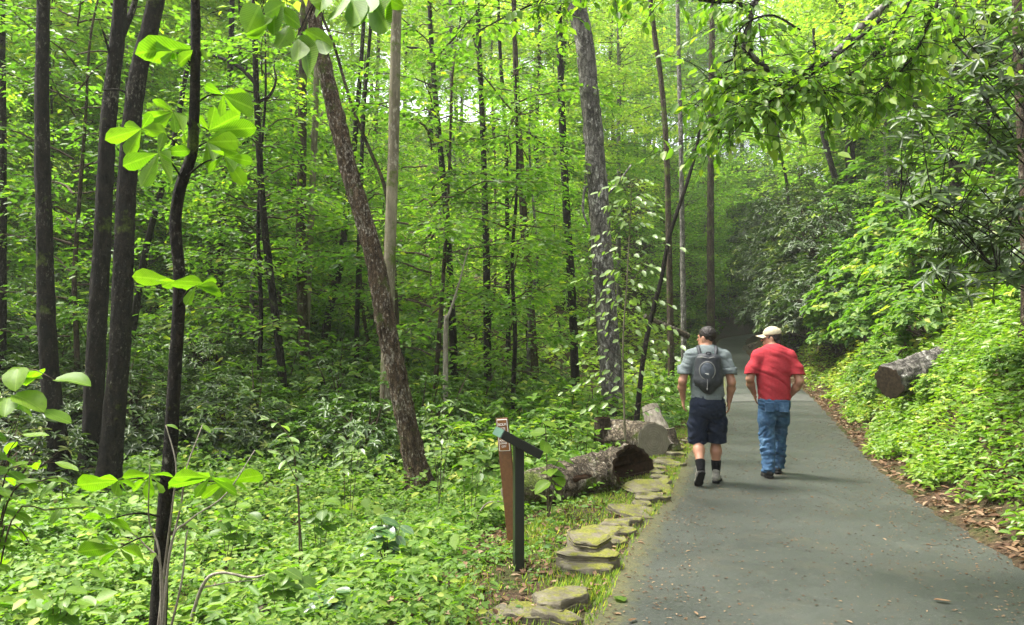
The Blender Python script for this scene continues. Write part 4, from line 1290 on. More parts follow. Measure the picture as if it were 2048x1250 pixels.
def brown_sign():
    d = 6.15
    bx, by = (1029 - 1024) / FPX * d, d
    g = gz(bx, by)
    base = (bx, by, g)
    topc = P(1005, 836, d)
    r = thing('marker_post', base, 'leaning flat brown marker post with white-bordered lettered plate', 'sign')
    lean = math.atan2(topc[0] - bx, topc[2] - g)
    L = math.hypot(topc[0] - bx, topc[2] - g)
    r.rotation_euler = (math.radians(2), lean, math.radians(-24))
    obj('post', box_mesh('post', (-.056, -.012, -.2), (.056, .012, L), M['signpost'], .005), r)
    plate = obj('plate', box_mesh('plate', (-.042, -.0165, L - .27), (.054, -.0125, L - .010), M['white'], .0015), r)
    obj('plate_face', box_mesh('plate_face', (-.037, -.0188, L - .265), (.049, -.0166, L - .015), M['signface'], .0008), plate)
    def text(body, size, z, x=-.030):
        cu = bpy.data.curves.new('lettering', 'FONT')
        cu.body = body
        cu.size = size
        cu.extrude = .0006
        cu.space_character = .9
        o = bpy.data.objects.new('lettering_tmp', cu)
        COL.objects.link(o)
        bpy.context.view_layer.update()
        dg = bpy.context.evaluated_depsgraph_get()
        me = bpy.data.meshes.new_from_object(o.evaluated_get(dg))
        me.name = 'lettering'
        bpy.data.objects.remove(o)
        me.materials.clear()
        me.materials.append(M['white'])
        q = obj('lettering', me, plate, loc=(x, -.0198, z))
        q.rotation_euler = (math.radians(90), 0, 0)
    text('BOLM', .030, L - .062)
    text('NATE', .026, L - .094)
    text('ROLLS', .020, L - .190)
    text('LOWER', .020, L - .213)
    text('CITY', .022, L - .240, -.018)
    for k, z in enumerate((L - .071, L - .199, L - .221)):
        obj('rule', box_mesh('rule', (-.030, -.0200, z), (.042, -.0187, z + .0016), M['sole'], .0002), plate)
brown_sign()

# ------------------------------------------------------------------ people: smooth implicit bodies meshed by surface nets
class Field:
    def __init__(s, lo, hi, h):
        s.lo, s.h = np.array(lo, float), h
        s.n = np.ceil((np.array(hi) - s.lo) / h).astype(int) + 1
        s.D = np.full(s.n, .5, np.float32)
        s.ax = [(s.lo[i] + np.arange(s.n[i]) * h).astype(np.float32) for i in range(3)]
    def _box(s, lo, hi):
        a = np.clip(((lo - s.lo) / s.h).astype(int) - 1, 0, s.n)
        b = np.clip(((hi - s.lo) / s.h).astype(int) + 2, 0, s.n)
        sl = tuple(slice(a[i], b[i]) for i in range(3))
        g = np.meshgrid(*[s.ax[i][sl[i]] for i in range(3)], indexing='ij')
        return sl, np.stack(g, -1)
    def _blend(s, sl, d, k, op):
        D = s.D[sl]
        if op == 'u':
            h = np.clip(.5 + .5 * (D - d) / k, 0, 1)
            s.D[sl] = D + (d - D) * h - k * h * (1 - h)
        else:
            h = np.clip(.5 - .5 * (D + d) / k, 0, 1)
            s.D[sl] = D * (1 - h) - d * h + k * h * (1 - h)
    def cone(s, a, b, ra, rb, k=.03, sc=(1, 1, 1), op='u'):
        a, b, sc = np.array(a, float), np.array(b, float), np.array(sc, float)
        m = max(ra, rb) / sc.min() + .09
        sl, p = s._box(np.minimum(a, b) - m, np.maximum(a, b) + m)
        if p.size == 0: return
        q = (p - a) * sc
        ba = (b - a) * sc
        t = np.clip((q @ ba) / max(ba @ ba, 1e-9), 0, 1)
        d = np.linalg.norm(q - t[..., None] * ba, axis=-1) - (ra + (rb - ra) * t)
        s._blend(sl, d / max(1, sc.max() ** .5), k, op)
    def chain(s, pts, rr, k=.03, sc=(1, 1, 1)):
        for i in range(len(pts) - 1):
            s.cone(pts[i], pts[i + 1], rr[i], rr[i + 1], k, sc)
    def ell(s, c, r, k=.03, R=None, op='u'):
        c, r = np.array(c, float), np.array(r, float)
        m = r.max() + .09
        sl, p = s._box(c - m, c + m)
        if p.size == 0: return
        q = p - c
        if R is not None: q = q @ R
        k0 = np.linalg.norm(q / r, axis=-1)
        k1 = np.linalg.norm(q / (r * r), axis=-1)
        s._blend(sl, k0 * (k0 - 1) / np.maximum(k1, 1e-6), k, op)
    def cut(s, pt, nrm, k=.006):
        """keep the side the normal points away from"""
        sl, p = s._box(s.lo, s.lo + s.n * s.h)
        d = (p - np.array(pt)) @ norm(np.array(nrm, float))
        D = s.D
        h = np.clip(.5 - .5 * (D - d) / k, 0, 1)
        s.D = (D * (1 - h) + d * h + k * h * (1 - h)).astype(np.float32)
    def join(s, o, k=.02):
        h = np.clip(.5 + .5 * (s.D - o.D) / k, 0, 1)
        s.D = (s.D + (o.D - s.D) * h - k * h * (1 - h)).astype(np.float32)
    def folds(s, amp, freq, seed=0.0, warp=None):
        msk = np.abs(s.D) < .06
        i = np.argwhere(msk)
        p = s.lo + i * s.h
        q = p * np.array(freq) + seed
        if warp: q = q + warp * np.stack([vn(p * 5 + 3), vn(p * 5 + 8), vn(p * 5 + 14)], -1)
        nz = vn(q)
        nz = (1 - 2 * np.abs(nz)) * .7 + .3 * vn(q * 2.1 + 4)
        a = amp(p) if callable(amp) else amp
        s.D[msk] += (a * nz).astype(np.float32)
    def mesh(s, name, mat):
        D = s.D
        S = (D < 0)
        c = np.zeros(np.array(D.shape) - 1, np.int8)
        offs = [(i, j, k) for i in (0, 1) for j in (0, 1) for k in (0, 1)]
        nx, ny, nz = D.shape
        for (i, j, k) in offs:
            c += S[i:nx - 1 + i, j:ny - 1 + j, k:nz - 1 + k]
        act = np.argwhere((c > 0) & (c < 8))
        idx = np.full(c.shape, -1, np.int64)
        idx[tuple(act.T)] = np.arange(len(act))
        val = np.stack([D[act[:, 0] + i, act[:, 1] + j, act[:, 2] + k] for (i, j, k) in offs], -1)
        acc = np.zeros((len(act), 3))
        cnt = np.zeros(len(act))
        for a in range(8):
            for b in range(a + 1, 8):
                oa, ob = np.array(offs[a]), np.array(offs[b])
                if np.abs(oa - ob).sum() != 1: continue
                va, vb = val[:, a], val[:, b]
                m = (va < 0) != (vb < 0)
                t = np.where(m, va / np.where(m, va - vb, 1), 0)
                acc += np.where(m[:, None], oa + (ob - oa) * t[:, None], 0)
                cnt += m
        V = s.lo + (act + acc / cnt[:, None]) * s.h
        F = []
        for ax in range(3):
            u, w = (ax + 1) % 3, (ax + 2) % 3
            sl0 = [slice(None)] * 3
            sl1 = [slice(None)] * 3
            sl0[ax], sl1[ax] = slice(0, -1), slice(1, None)
            A, B = S[tuple(sl0)], S[tuple(sl1)]
            e = np.argwhere(A != B)
            ok = (e[:, u] > 0) & (e[:, w] > 0) & (e[:, u] < D.shape[u] - 1) & (e[:, w] < D.shape[w] - 1)
            e = e[ok]
            fl = A[tuple(e.T)]
            q = []
            for du, dw in ((-1, -1), (0, -1), (0, 0), (-1, 0)):
                cc = e.copy()
                cc[:, u] += du
                cc[:, w] += dw
                q.append(idx[tuple(cc.T)])
            q = np.stack(q, -1)
            q = np.where(fl[:, None], q, q[:, ::-1])
            F.append(q[(q >= 0).all(1)])
        m = MB()
        m.add(V, np.concatenate(F))
        return m.mesh(name, mat)

def rotz(a):
    c, s_ = math.cos(a), math.sin(a)
    return np.array([[c, -s_, 0], [s_, c, 0], [0, 0, 1]])

def head_prims(f, hc, yaw):
    R = rotz(yaw)
    w = lambda x, y, z: hc + R @ np.array([x, y, z])
    f.ell(w(0, -.015, .035), (.076, .098, .092), .03, R)
    f.ell(w(0, .030, -.040), (.060, .066, .084), .03, R)
    f.cone(w(0, .072, -.100), w(0, .030, -.085), .024, .042, .03)
    f.cone(w(0, .092, .012), w(0, .117, -.026), .009, .013, .012)
    f.cone(w(-.028, .084, .022), w(.028, .084, .022), .013, .013, .02)
    f.cone(w(-.016, .096, -.060), w(.016, .096, -.060), .010, .010, .012)
    for sx in (-1, 1):
        f.ell(w(sx * .080, -.008, -.012), (.012, .026, .034), .008, R)
        f.ell(w(sx * .030, .098, .006), (.016, .010, .010), .008, R, op='s')
    return w

def hand_prims(f, wr, dr, pn, thumb, curl=.5):
    """wrist, pointing direction, palm normal, thumb side"""
    wr, dr, pn = np.array(wr, float), norm(np.array(dr, float)), norm(np.array(pn, float))
    pn = norm(pn - dr * pn.dot(dr))
    sd = norm(np.array(thumb, float))
    sd = norm(sd - dr * sd.dot(dr) - pn * sd.dot(pn))
    for o in (-.024, -.008, .008, .024):
        f.cone(wr + sd * o * .6, wr + dr * .085 + sd * o, .016, .013, .012)
    for o, L in ((.029, .072), (.010, .080), (-.010, .076), (-.029, .060)):
        p = wr + dr * .090 + sd * o
        d1 = norm(dr + pn * curl * .6)
        d2 = norm(dr + pn * curl * 1.8)
        q = p + d1 * L * .48
        f.cone(p - dr * .012, q, .0098, .0088, .004)
        f.cone(q, q + d2 * L * .52, .0088, .0070, .004)
    p = wr + dr * .022 + sd * .028
    q = p + norm(dr * .7 + sd * .75 + pn * .3) * .042
    f.cone(p, q, .013, .010, .008)
    f.cone(q, q + norm(dr * .9 + sd * .15 + pn * .35) * .034, .010, .008, .005)

def shoe_meshes(tag_, upper_mat):
    f = Field((-.08, -.12, -.01), (.08, .25, .16), .004)
    f.chain([(0, -.045, .055), (0, .05, .050), (0, .14, .038), (0, .185, .034)], [.040, .042, .040, .030], .03)
    f.cone((0, -.025, .07), (0, -.015, .135), .042, .044, .03)
    f.cone((0, -.012, .10), (0, -.01, .18), .034, .036, .01, op='s')
    f.folds(.0025, (30, 30, 40), 2)
    f.cut((0, 0, .022), (0, 0, -1))
    up = f.mesh(tag_, upper_mat)
    f = Field((-.08, -.12, -.01), (.08, .25, .06), .004)
    f.chain([(0, -.05, .016), (0, .04, .016), (0, .14, .016), (0, .19, .018)], [.043, .040, .046, .034], .03, sc=(1, 1, 1))
    f.cut((0, 0, .028), (0, 0, 1))
    f.cut((0, 0, .0), (0, 0, -1))
    so = f.mesh('sole', M['sole'])
    return up, so

def laces(parent):
    m = MB()
    for k in range(4):
        y = .045 + k * .026
        z = .096 - k * .007
        v, fc = tube([[-.026, y, z - .006], [0, y + .006, z + .002], [.026, y, z - .006]], [.0028], 5, 7)
        m.add(v, fc)
    obj('laces', m.mesh('laces', M['cord']), parent)

def ring_tube(pts, r, seg=8):
    p = np.concatenate([pts, pts[:2]])
    return tube(p, [r], seg, len(p) * 3, cap=False)

def place_shoe(root, meshes, at_, yaw, pitch):
    o = obj('shoe', meshes[0], root, loc=at_)
    o.rotation_euler = (pitch, 0, yaw)
    obj('sole', meshes[1], o)
    laces(o)
    return o

def person_grey():
    d = 8.62
    x = (1413 - 1024) / FPX * d
    r = thing('person', (x, d, float(path_z(np.array([x]), np.array([d]))[0])), 'walker in grey t-shirt, navy shorts and black socks, head turned aside', 'person', 'two walkers on the path')
    r.rotation_euler = (0, 0, math.radians(-10))
    hc = np.array([.000, .045, 1.695])
    f = Field((-.42, -.45, .02), (.42, .42, 1.86), .0062)
    yaw = math.radians(52)
    head_prims(f, hc, yaw)
    f.cone((0, .000, 1.50), (0, .022, 1.64), .066, .058, .03)
    f.chain([(0, -.01, 1.46), (0, 0, 1.30), (0, .0, 1.12), (0, -.01, .98)], [.150, .155, .135, .145], .05, (1, 1.45, 1))
    for s in (-1, 1): f.cone((s * .04, -.005, 1.52), (s * .185, -.01, 1.475), .055, .062, .05)
    LE, LW = (-.282, -.070, 1.195), (-.272, .045, .985)
    RE, RW = (.268, -.055, 1.185), (.250, .050, .965)
    f.chain([(-.20, -.01, 1.47), (-.245, -.04, 1.33), LE], [.060, .052, .044], .03)
    f.chain([LE, (-.286, -.02, 1.12), LW], [.043, .045, .030], .03)
    f.chain([(.20, -.01, 1.47), (.238, -.03, 1.33), RE], [.060, .052, .044], .03)
    f.chain([RE, (.268, -.01, 1.11), RW], [.043, .045, .030], .03)
    hand_prims(f, LW, (.02, .10, -1), (.9, .1, .1), (.15, 1, .1), .55)
    hand_prims(f, RW, (-.02, .10, -1), (-.9, .1, .1), (-.15, 1, .1), .55)
    HL, HR = (-.095, 0, .95), (.095, 0, .95)
    KL, KR = (-.105, .085, .53), (.105, .175, .53)
    AL, AR = (-.095, -.205, .205), (.105, .155, .11)
    f.chain([HL, KL], [.095, .060], .04)
    f.chain([HR, KR], [.095, .060], .04)
    f.chain([KL, (-.102, -.03, .40), AL], [.056, .060, .036], .04)
    f.chain([KR, (.106, .150, .37), AR], [.056, .060, .036], .04)
    f.cone(AL, (-.10, -.13, .12), .034, .030, .03)
    f.cone(AR, (.108, .20, .06), .034, .030, .03)
    obj('body', f.mesh('body', M['skin']), r)
    # hair
    R = rotz(yaw)
    w = lambda a, b, c: hc + R @ np.array([a, b, c])
    f = Field(hc - .17, hc + .17, .005)
    f.ell(w(0, -.018, .040), (.087, .108, .101), .02, R)
    f.folds(.007, (75, 75, 50), 3)
    f.cut(w(0, .072, .02), R @ np.array([0, .9, -.28]))
    f.cut(w(0, -.02, -.055), R @ np.array([0, -.15, -1]))
    f.cut(w(0, .02, -.015), R @ np.array([0, .75, -.65]))
    for s in (-1, 1): f.ell(w(s * .090, .0, -.02), (.022, .034, .044), .006, R, op='s')
    obj('hair', f.mesh('hair', M['hair']), r)
    for s in (-1, 1):
        m = MB()
        v, fc = tube([w(s * .030, .084, .006), w(s * .030, .0935, .006)], [.010, .004], 10, 5)
        m.add(v, fc)
        obj('eye', m.mesh('eye', M['lens']), r)
    # t-shirt
    f = Field((-.40, -.30, .88), (.40, .30, 1.62), .006)
    f.chain([(0, -.012, 1.455), (0, -.004, 1.30), (0, .0, 1.10), (0, -.008, .90)], [.176, .186, .178, .190], .05, (1, 1.42, 1))
    f2 = Field((-.40, -.30, .88), (.40, .30, 1.62), .006)
    for s in (-1, 1):
        f.cone((s * .05, -.01, 1.528), (s * .19, -.01, 1.480), .068, .080, .05)
        f2.chain([(s * .17, -.012, 1.475), (s * (.252 if s < 0 else .246), -.042, 1.32), (s * .272, -.055, 1.22)], [.085, .082, .080], .03)
    f2.cut((-.266, -.06, 1.275), (0, -.10, -1))
    f.join(f2, .03)
    f.cone((0, .01, 1.52), (0, .02, 1.62), .078, .070, .01, op='s')
    f.folds(lambda p: .006 + .012 * sstep(1.2, .95, p[:, 2]) + .006 * sstep(.17, .25, np.abs(p[:, 0])), (8, 10, 19), 1.5, warp=1.1)
    f.cut((0, 0, .935), (0, 0, -1))
    obj('shirt', f.mesh('shirt', M['shirt_grey']), r)
    # faded print across the shoulders
    m = MB()
    for k in range(5):
        xx = -.062 + k * .028
        v, fc = tube([[xx, -.132, 1.513], [xx + .012, -.130, 1.523], [xx + .020, -.133, 1.512]], [.0035], 5, 8)
        m.add(v, fc)
    obj('print', m.mesh('print', M['print']), r)
    # shorts
    f = Field((-.32, -.28, .40), (.32, .34, 1.06), .006)
    f.chain([(0, -.005, 1.0), (0, -.012, .92)], [.175, .195], .05, (1, 1.35, 1))
    f.chain([(-.085, -.01, .92), (-.105, .035, .70), (-.112, .075, .44)], [.118, .116, .118], .035)
    f.chain([(.085, -.005, .92), (.110, .080, .70), (.122, .150, .42)], [.118, .118, .122], .035)
    f.folds(lambda p: .009 + .009 * sstep(.85, .6, p[:, 2]), (8, 8, 14), 4.2, warp=1.3)
    f.cut((-.11, .06, .470), (0, .15, -1))
    f.cut((0, 0, 1.03), (0, 0, 1))
    obj('shorts', f.mesh('shorts', M['shorts']), r)
    # socks and shoes
    for pts, rr in (([AL, (-.099, -.135, .295)], [.046, .058]), ([AR, (.106, .152, .265)], [.046, .060])):
        f = Field(np.minimum(pts[0], pts[1]) - .09, np.maximum(pts[0], pts[1]) + .09, .005)
        f.cone(pts[0], pts[1], *rr, .01)
        f.folds(.002, (20, 20, 60), 1)
        n_ = np.array(pts[1]) - np.array(pts[0])
        f.cut(pts[1], n_)
        obj('sock', f.mesh('sock', M['sock']), r)
    sm = shoe_meshes('shoe', M['shoe'])
    place_shoe(r, sm, (-.094, -.215, .125), math.radians(10), math.radians(-44))
    place_shoe(r, sm, (.105, .155, .002), math.radians(-12), 0)
    return r
pg = person_grey()

def backpack(root):
    r = thing('backpack', root.location, 'charcoal backpack with an oval grey bungee loop on the walker\'s back', 'backpack')
    r.rotation_euler = root.rotation_euler
    f = Field((-.25, -.38, 1.02), (.25, -.02, 1.60), .006)
    f.chain([(-.085, -.175, 1.22), (-.075, -.165, 1.44)], [.085, .072], .05)
    f.chain([(.085, -.175, 1.22), (.075, -.165, 1.44)], [.085, .072], .05)
    f.chain([(0, -.190, 1.20), (0, -.175, 1.45)], [.095, .075], .06)
    f.cone((-.01, -.235, 1.20), (-.01, -.215, 1.36), .075, .070, .03)
    f.cone((0, -.17, 1.13), (0, -.17, 1.16), .080, .085, .05)
    f.folds(.005, (13, 13, 9), 7, warp=.8)
    obj('bag', f.mesh('bag', M['pack']), r)
    f = Field((-.16, -.40, 1.20), (.14, -.15, 1.44), .005)
    f.ell((-.02, -.285, 1.325), (.078, .035, .092), .02)
    f.folds(.003, (18, 18, 26), 2)
    obj('pocket', f.mesh('pocket', M['pack_pocket']), r)
    a = np.linspace(0, 2 * math.pi, 28, endpoint=False)
    loop = np.stack([-.02 + .086 * np.cos(a), -.300 - .006 * np.sin(a) + .012 * np.abs(np.cos(a)), 1.325 + .100 * np.sin(a)], -1)
    v, fc = ring_tube(loop, .0058)
    obj('bungee_loop', MB().add(v, fc).mesh('bungee_loop', M['cord']), r)
    v, fc = tube([[-.02, -.305, 1.228], [-.022, -.310, 1.17], [-.024, -.306, 1.125]], [.0045, .004], 6, 10)
    m = MB().add(v, fc)
    v, fc = tube([[-.024, -.306, 1.128], [-.024, -.306, 1.106]], [.008, .006], 8, 4)
    m.add(v, fc)
    obj('cord', m.mesh('cord', M['cord']), r)
    for k, (xx, wd_) in enumerate(((-.028, .040), (-.018, .026))):
        obj('logo', box_mesh('logo', (xx - wd_ / 2, -.3235 + .002 * k, 1.292 - .012 * k), (xx + wd_ / 2, -.3150, 1.297 - .012 * k), M['white'], .001), r)
    for s in (-1, 1):
        v, fc = tube([[s * .075, -.165, 1.46], [s * .095, -.115, 1.545], [s * .10, -.02, 1.592], [s * .115, .10, 1.52], [s * .125, .142, 1.38], [s * .135, .10, 1.22], [s * .15, -.02, 1.16], [s * .12, -.15, 1.15]], [.020, .022, .021, .017, .012], 8, 50)
        obj('strap', MB().add(v, fc).mesh('strap', M['pack']), r)
    v, fc = tube([[-.12, -.215, 1.47], [-.07, -.238, 1.475], [0, -.245, 1.465], [.06, -.238, 1.475], [.11, -.215, 1.44]], [.006], 6, 20)
    obj('zip', MB().add(v, fc).mesh('zip', M['cord']), r)
    v, fc = tube([[-.025, -.215, 1.50], [-.02, -.225, 1.53], [.02, -.225, 1.53], [.025, -.215, 1.50]], [.007], 6, 16)
    obj('grab_handle', MB().add(v, fc).mesh('grab_handle', M['pack']), r)
backpack(pg)

def person_red():
    d = 9.1
    x = (1546 - 1024) / FPX * d
    r = thing('person', (x, d, float(path_z(np.array([x]), np.array([d]))[0])), 'walker in red t-shirt, blue jeans and khaki cap, hands in pockets', 'person', 'two walkers on the path')
    r.rotation_euler = (0, 0, math.radians(-8))
    hc = np.array([-.005, .075, 1.690])
    yaw = math.radians(72)
    f = Field((-.42, -.35, .02), (.42, .42, 1.86), .0062)
    head_prims(f, hc, yaw)
    f.cone((0, .010, 1.49), (0, .050, 1.63), .066, .058, .03)
    f.chain([(0, -.01, 1.46), (0, 0, 1.30), (0, .0, 1.12), (0, -.01, .98)], [.150, .155, .140, .145], .05, (1, 1.45, 1))
    for s in (-1, 1): f.cone((s * .04, -.005, 1.52), (s * .185, -.01, 1.46), .055, .062, .05)
    LE, LW = (-.292, -.055, 1.195), (-.222, .085, 1.010)
    RE, RW = (.292, -.065, 1.170), (.205, .075, .985)
    f.chain([(-.20, -.01, 1.46), (-.25, -.035, 1.32), LE], [.060, .052, .045], .03)
    f.chain([LE, (-.275, .0, 1.12), LW], [.044, .046, .031], .03)
    f.chain([(.20, -.01, 1.46), (.25, -.035, 1.31), RE], [.060, .052, .045], .03)
    f.chain([RE, (.265, .0, 1.09), RW], [.044, .046, .031], .03)
    hand_prims(f, LW, (.25, .25, -1), (.9, -.1, .2), (.1, 1, .2), .3)
    hand_prims(f, RW, (-.25, .20, -1), (-.9, -.1, .2), (-.1, 1, .2), .3)
    KL, KR = (-.085, .02, .51), (.10, .22, .52)
    AL, AR = (-.085, -.09, .10), (.085, .27, .11)
    f.chain([(-.09, 0, .95), KL, AL], [.095, .060, .038], .04)
    f.chain([(.09, 0, .95), KR, AR], [.095, .060, .038], .04)
    f.cone(AL, (-.085, -.03, .06), .036, .032, .03)
    f.cone(AR, (.085, .33, .06), .036, .032, .03)
    obj('body', f.mesh('body', M['skin']), r)
    R = rotz(yaw)
    w = lambda a, b, c: hc + R @ np.array([a, b, c])
    f = Field(hc - .18, hc + .18, .005)
    f.ell(w(0, -.030, .012), (.087, .098, .105), .02, R)
    f.cone(w(-.035, -.085, -.055), w(.035, -.085, -.055), .036, .036, .03)
    f.folds(.006, (45, 45, 22), 3)
    f.cut(w(0, .040, 0), R @ np.array([0, 1, -.1]))
    f.cut(w(0, 0, .060), R @ np.array([0, 0, 1]))
    for s in (-1, 1): f.ell(w(s * .090, .012, -.035), (.024, .042, .062), .006, R, op='s')
    obj('hair', f.mesh('hair', M['hair']), r)
    # cap
    f = Field(hc - .26, hc + .26, .005)
    f.ell(w(0, -.012, .056), (.093, .114, .094), .02, R)
    f.folds(.002, (25, 25, 25), 6)
    f.cut(w(0, 0, .040), R @ np.array([0, -.12, -1]))
    f.ell(w(0, -.125, .052), (.034, .045, .026), .006, R, op='s')
    cap = obj('cap', f.mesh('cap', M['cap']), r)
    m = MB()
    nu, nv = 15, 9
    U, V_ = np.meshgrid(np.linspace(-1, 1, nu), np.linspace(0, 1, nv), indexing='ij')
    ang = U * 1.05
    for top in (1, 0):
        q = np.stack([np.sin(ang) * (.090 + .006 * V_), np.cos(ang) * .100 + V_ * .088 * np.cos(U * 1.2), .046 - .030 * U ** 2 - .016 * V_ + (.0022 if top else -.0022)], -1).reshape(-1, 3)
        q = (R @ q.T).T + hc
        i = (np.arange(nu - 1)[:, None] * nv + np.arange(nv - 1)[None]).ravel()
        ff = np.stack([i, i + 1, i + nv + 1, i + nv], -1)
        m.add(q, ff[:, ::-1] if top else ff)
    obj('brim', m.mesh('brim', M['cap']), cap)
    # sunglasses
    for s in (-1, 1):
        m = MB()
        v, fc = tube([w(s * .086, .085, .008), w(s * .088, .02, .010), w(s * .082, -.012, .002)], [.0045], 6, 12)
        m.add(v, fc)
        obj('temple_arm', m.mesh('temple_arm', M['lens']), r)
        f = Field(w(s * .034, .108, .002) - .06, w(s * .034, .108, .002) + .06, .004)
        f.ell(w(s * .034, .104, .002), (.032, .011, .021), .01, R)
        obj('sunglass_lens', f.mesh('sunglass_lens', M['lens']), r)
    # t-shirt
    f = Field((-.42, -.30, .88), (.42, .32, 1.62), .006)
    f.chain([(0, -.010, 1.45), (0, -.010, 1.30), (0, -.005, 1.10), (0, -.005, .90)], [.182, .196, .200, .204], .05, (1, 1.38, 1))
    f2 = Field((-.42, -.30, .88), (.42, .32, 1.62), .006)
    for s in (-1, 1):
        f.cone((s * .05, -.005, 1.525), (s * .19, -.012, 1.472), .068, .082, .05)
        f2.chain([(s * .17, -.012, 1.465), (s * .256, -.035, 1.31), (s * .290, -.050, 1.20)], [.084, .084, .087], .03)
    f2.cut((-.28, -.05, 1.250), (0, -.10, -1))
    f.join(f2, .03)
    f.cone((0, .03, 1.52), (0, .05, 1.62), .080, .072, .01, op='s')
    # diagonal drapes running down from shoulder blade to waist
    msk = np.abs(f.D) < .06
    i = np.argwhere(msk)
    p = f.lo + i * f.h
    ph = (p[:, 2] + .55 * p[:, 0]) * 13 + 1.2 * vn(p * 5)
    nz = vn(np.stack([ph, p[:, 0] * 2.2, p[:, 1] * 3], -1))
    f.D[msk] += ((1 - 2 * np.abs(nz)) * (.005 + .014 * sstep(1.42, 1.0, p[:, 2]))).astype(np.float32)
    f.folds(.003, (9, 9, 12), 8.5, warp=.8)
    f.cut((0, 0, .940), (0, 0, -1))
    obj('shirt', f.mesh('shirt', M['shirt_red']), r)
    # jeans
    f = Field((-.32, -.30, .03), (.32, .46, 1.05), .006)
    f.chain([(0, -.005, 1.0), (0, -.012, .90)], [.165, .180], .05, (1, 1.3, 1))
    f.chain([(-.080, -.012, .90), (-.092, .0, .70), KL, (-.090, -.04, .30), (-.088, -.075, .10)], [.112, .104, .094, .088, .086], .035)
    f.chain([(.080, -.005, .90), (.098, .10, .70), KR, (.095, .24, .30), (.088, .265, .09)], [.112, .104, .094, .088, .086], .035)
    f.folds(lambda p: .010 + .012 * sstep(.6, .15, p[:, 2]), (8, 8, 19), 2.2, warp=1.5)
    f.cut((0, 0, 1.03), (0, 0, 1))
    f.cut((0, 0, .062), (0, 0, -1))
    jeans = obj('jeans', f.mesh('jeans', M['denim']), r)
    for s in (-1, 1):
        obj('back_pocket', box_mesh('back_pocket', (s * .085 - .055, -.1655, .80), (s * .085 + .055, -.150, .915), M['denim'], .006), jeans)
    sm = shoe_meshes('shoe', M['shoe_dark'])
    place_shoe(r, sm, (-.088, -.075, .004), math.radians(8), math.radians(-3))
    place_shoe(r, sm, (.086, .262, .004), math.radians(-8), 0)
person_red()

# ------------------------------------------------------------------ large foreground leaves, each a leaf of its own
def leaf_mesh(name, mat, wid, shape='obovate', droop=.12, fold=.10, seed=0):
    rg = np.random.default_rng(seed)
    nu, nv = 7, 5
    t = np.array([0, .14, .34, .56, .76, .91, 1.0])
    if shape == 'obovate': prof = np.array([.03, .22, .52, .86, .98, .62, .0])
    elif shape == 'round': prof = np.array([.25, .74, 1.0, .98, .78, .42, .0])
    elif shape == 'long': prof = np.array([.05, .50, .85, 1.0, .90, .55, .0])
    else: prof = np.array([.06, .62, .98, .95, .72, .38, .0])
    s = np.linspace(-1, 1, nv)
    T, S = np.meshgrid(t, s, indexing='ij')
    W = prof[:, None] * S * wid / 2 * (1 + rg.normal(0, .03, T.shape))
    Z = fold * np.abs(S) * prof[:, None] * wid - droop * T ** 2 + .02 * np.sin(T * 9 + rg.random() * 6) * np.abs(S)
    v = np.stack([W, T, Z], -1).reshape(-1, 3)
    i = (np.arange(nu - 1)[:, None] * nv + np.arange(nv - 1)[None]).ravel()
    m = MB().add(v, np.stack([i, i + 1, i + nv + 1, i + nv], -1), .5)
    return m.mesh(name, M[mat])
LM = {k: [leaf_mesh('leaf', mt, wd_, sh, dr, fo, sd) for sd, dr, fo in ((1, .10, .10), (2, .22, .16), (3, .02, .06))]
      for k, (mt, wd_, sh) in {'mag': ('leaf_big', .44, 'obovate'), 'ova': ('leaf_big', .42, 'ovate'), 'over': ('leaf_over', .58, 'ovate'), 'roundl': ('leaf_big', .80, 'round'), 'sheen': ('leaf_sheen', .46, 'ovate'), 'deep': ('leaf_deep', .60, 'ovate'), 'long': ('leaf_long', .30, 'long'), 'roundg': ('leaf_over', .72, 'round')}.items()}

def put_leaf(parent, key, base, dirn, nrm, L, wsc=1.0, n=None):
    d = norm(np.asarray(dirn, float))
    nr = np.asarray(nrm, float)
    nr = norm(nr - d * nr.dot(d))
    sx = np.cross(d, nr)
    me = LM[key][random.randrange(3) if n is None else n]
    o = bpy.data.objects.new('leaf', me)
    COL.objects.link(o)
    o.parent = parent
    b = np.asarray(base, float) - np.array(WL[parent.name])
    mt = Matrix(((sx[0] * L * wsc, d[0] * L, nr[0] * L, b[0]), (sx[1] * L * wsc, d[1] * L, nr[1] * L, b[1]), (sx[2] * L * wsc, d[2] * L, nr[2] * L, b[2]), (0, 0, 0, 1)))
    o.matrix_local = mt
    return o

def twig(parent, pts, r0, r1, mat='twig', name='twig', n=None):
    base = np.array(WL[parent.name])
    v, f = tube(np.asarray(pts, float) - base, [r0, r1], 7, n or len(pts) * 5, .06, 2, 12, r0 * 999)
    return obj(name, MB().add(v, f).mesh(name, M[mat]), parent)

LR = np.random.default_rng(99)
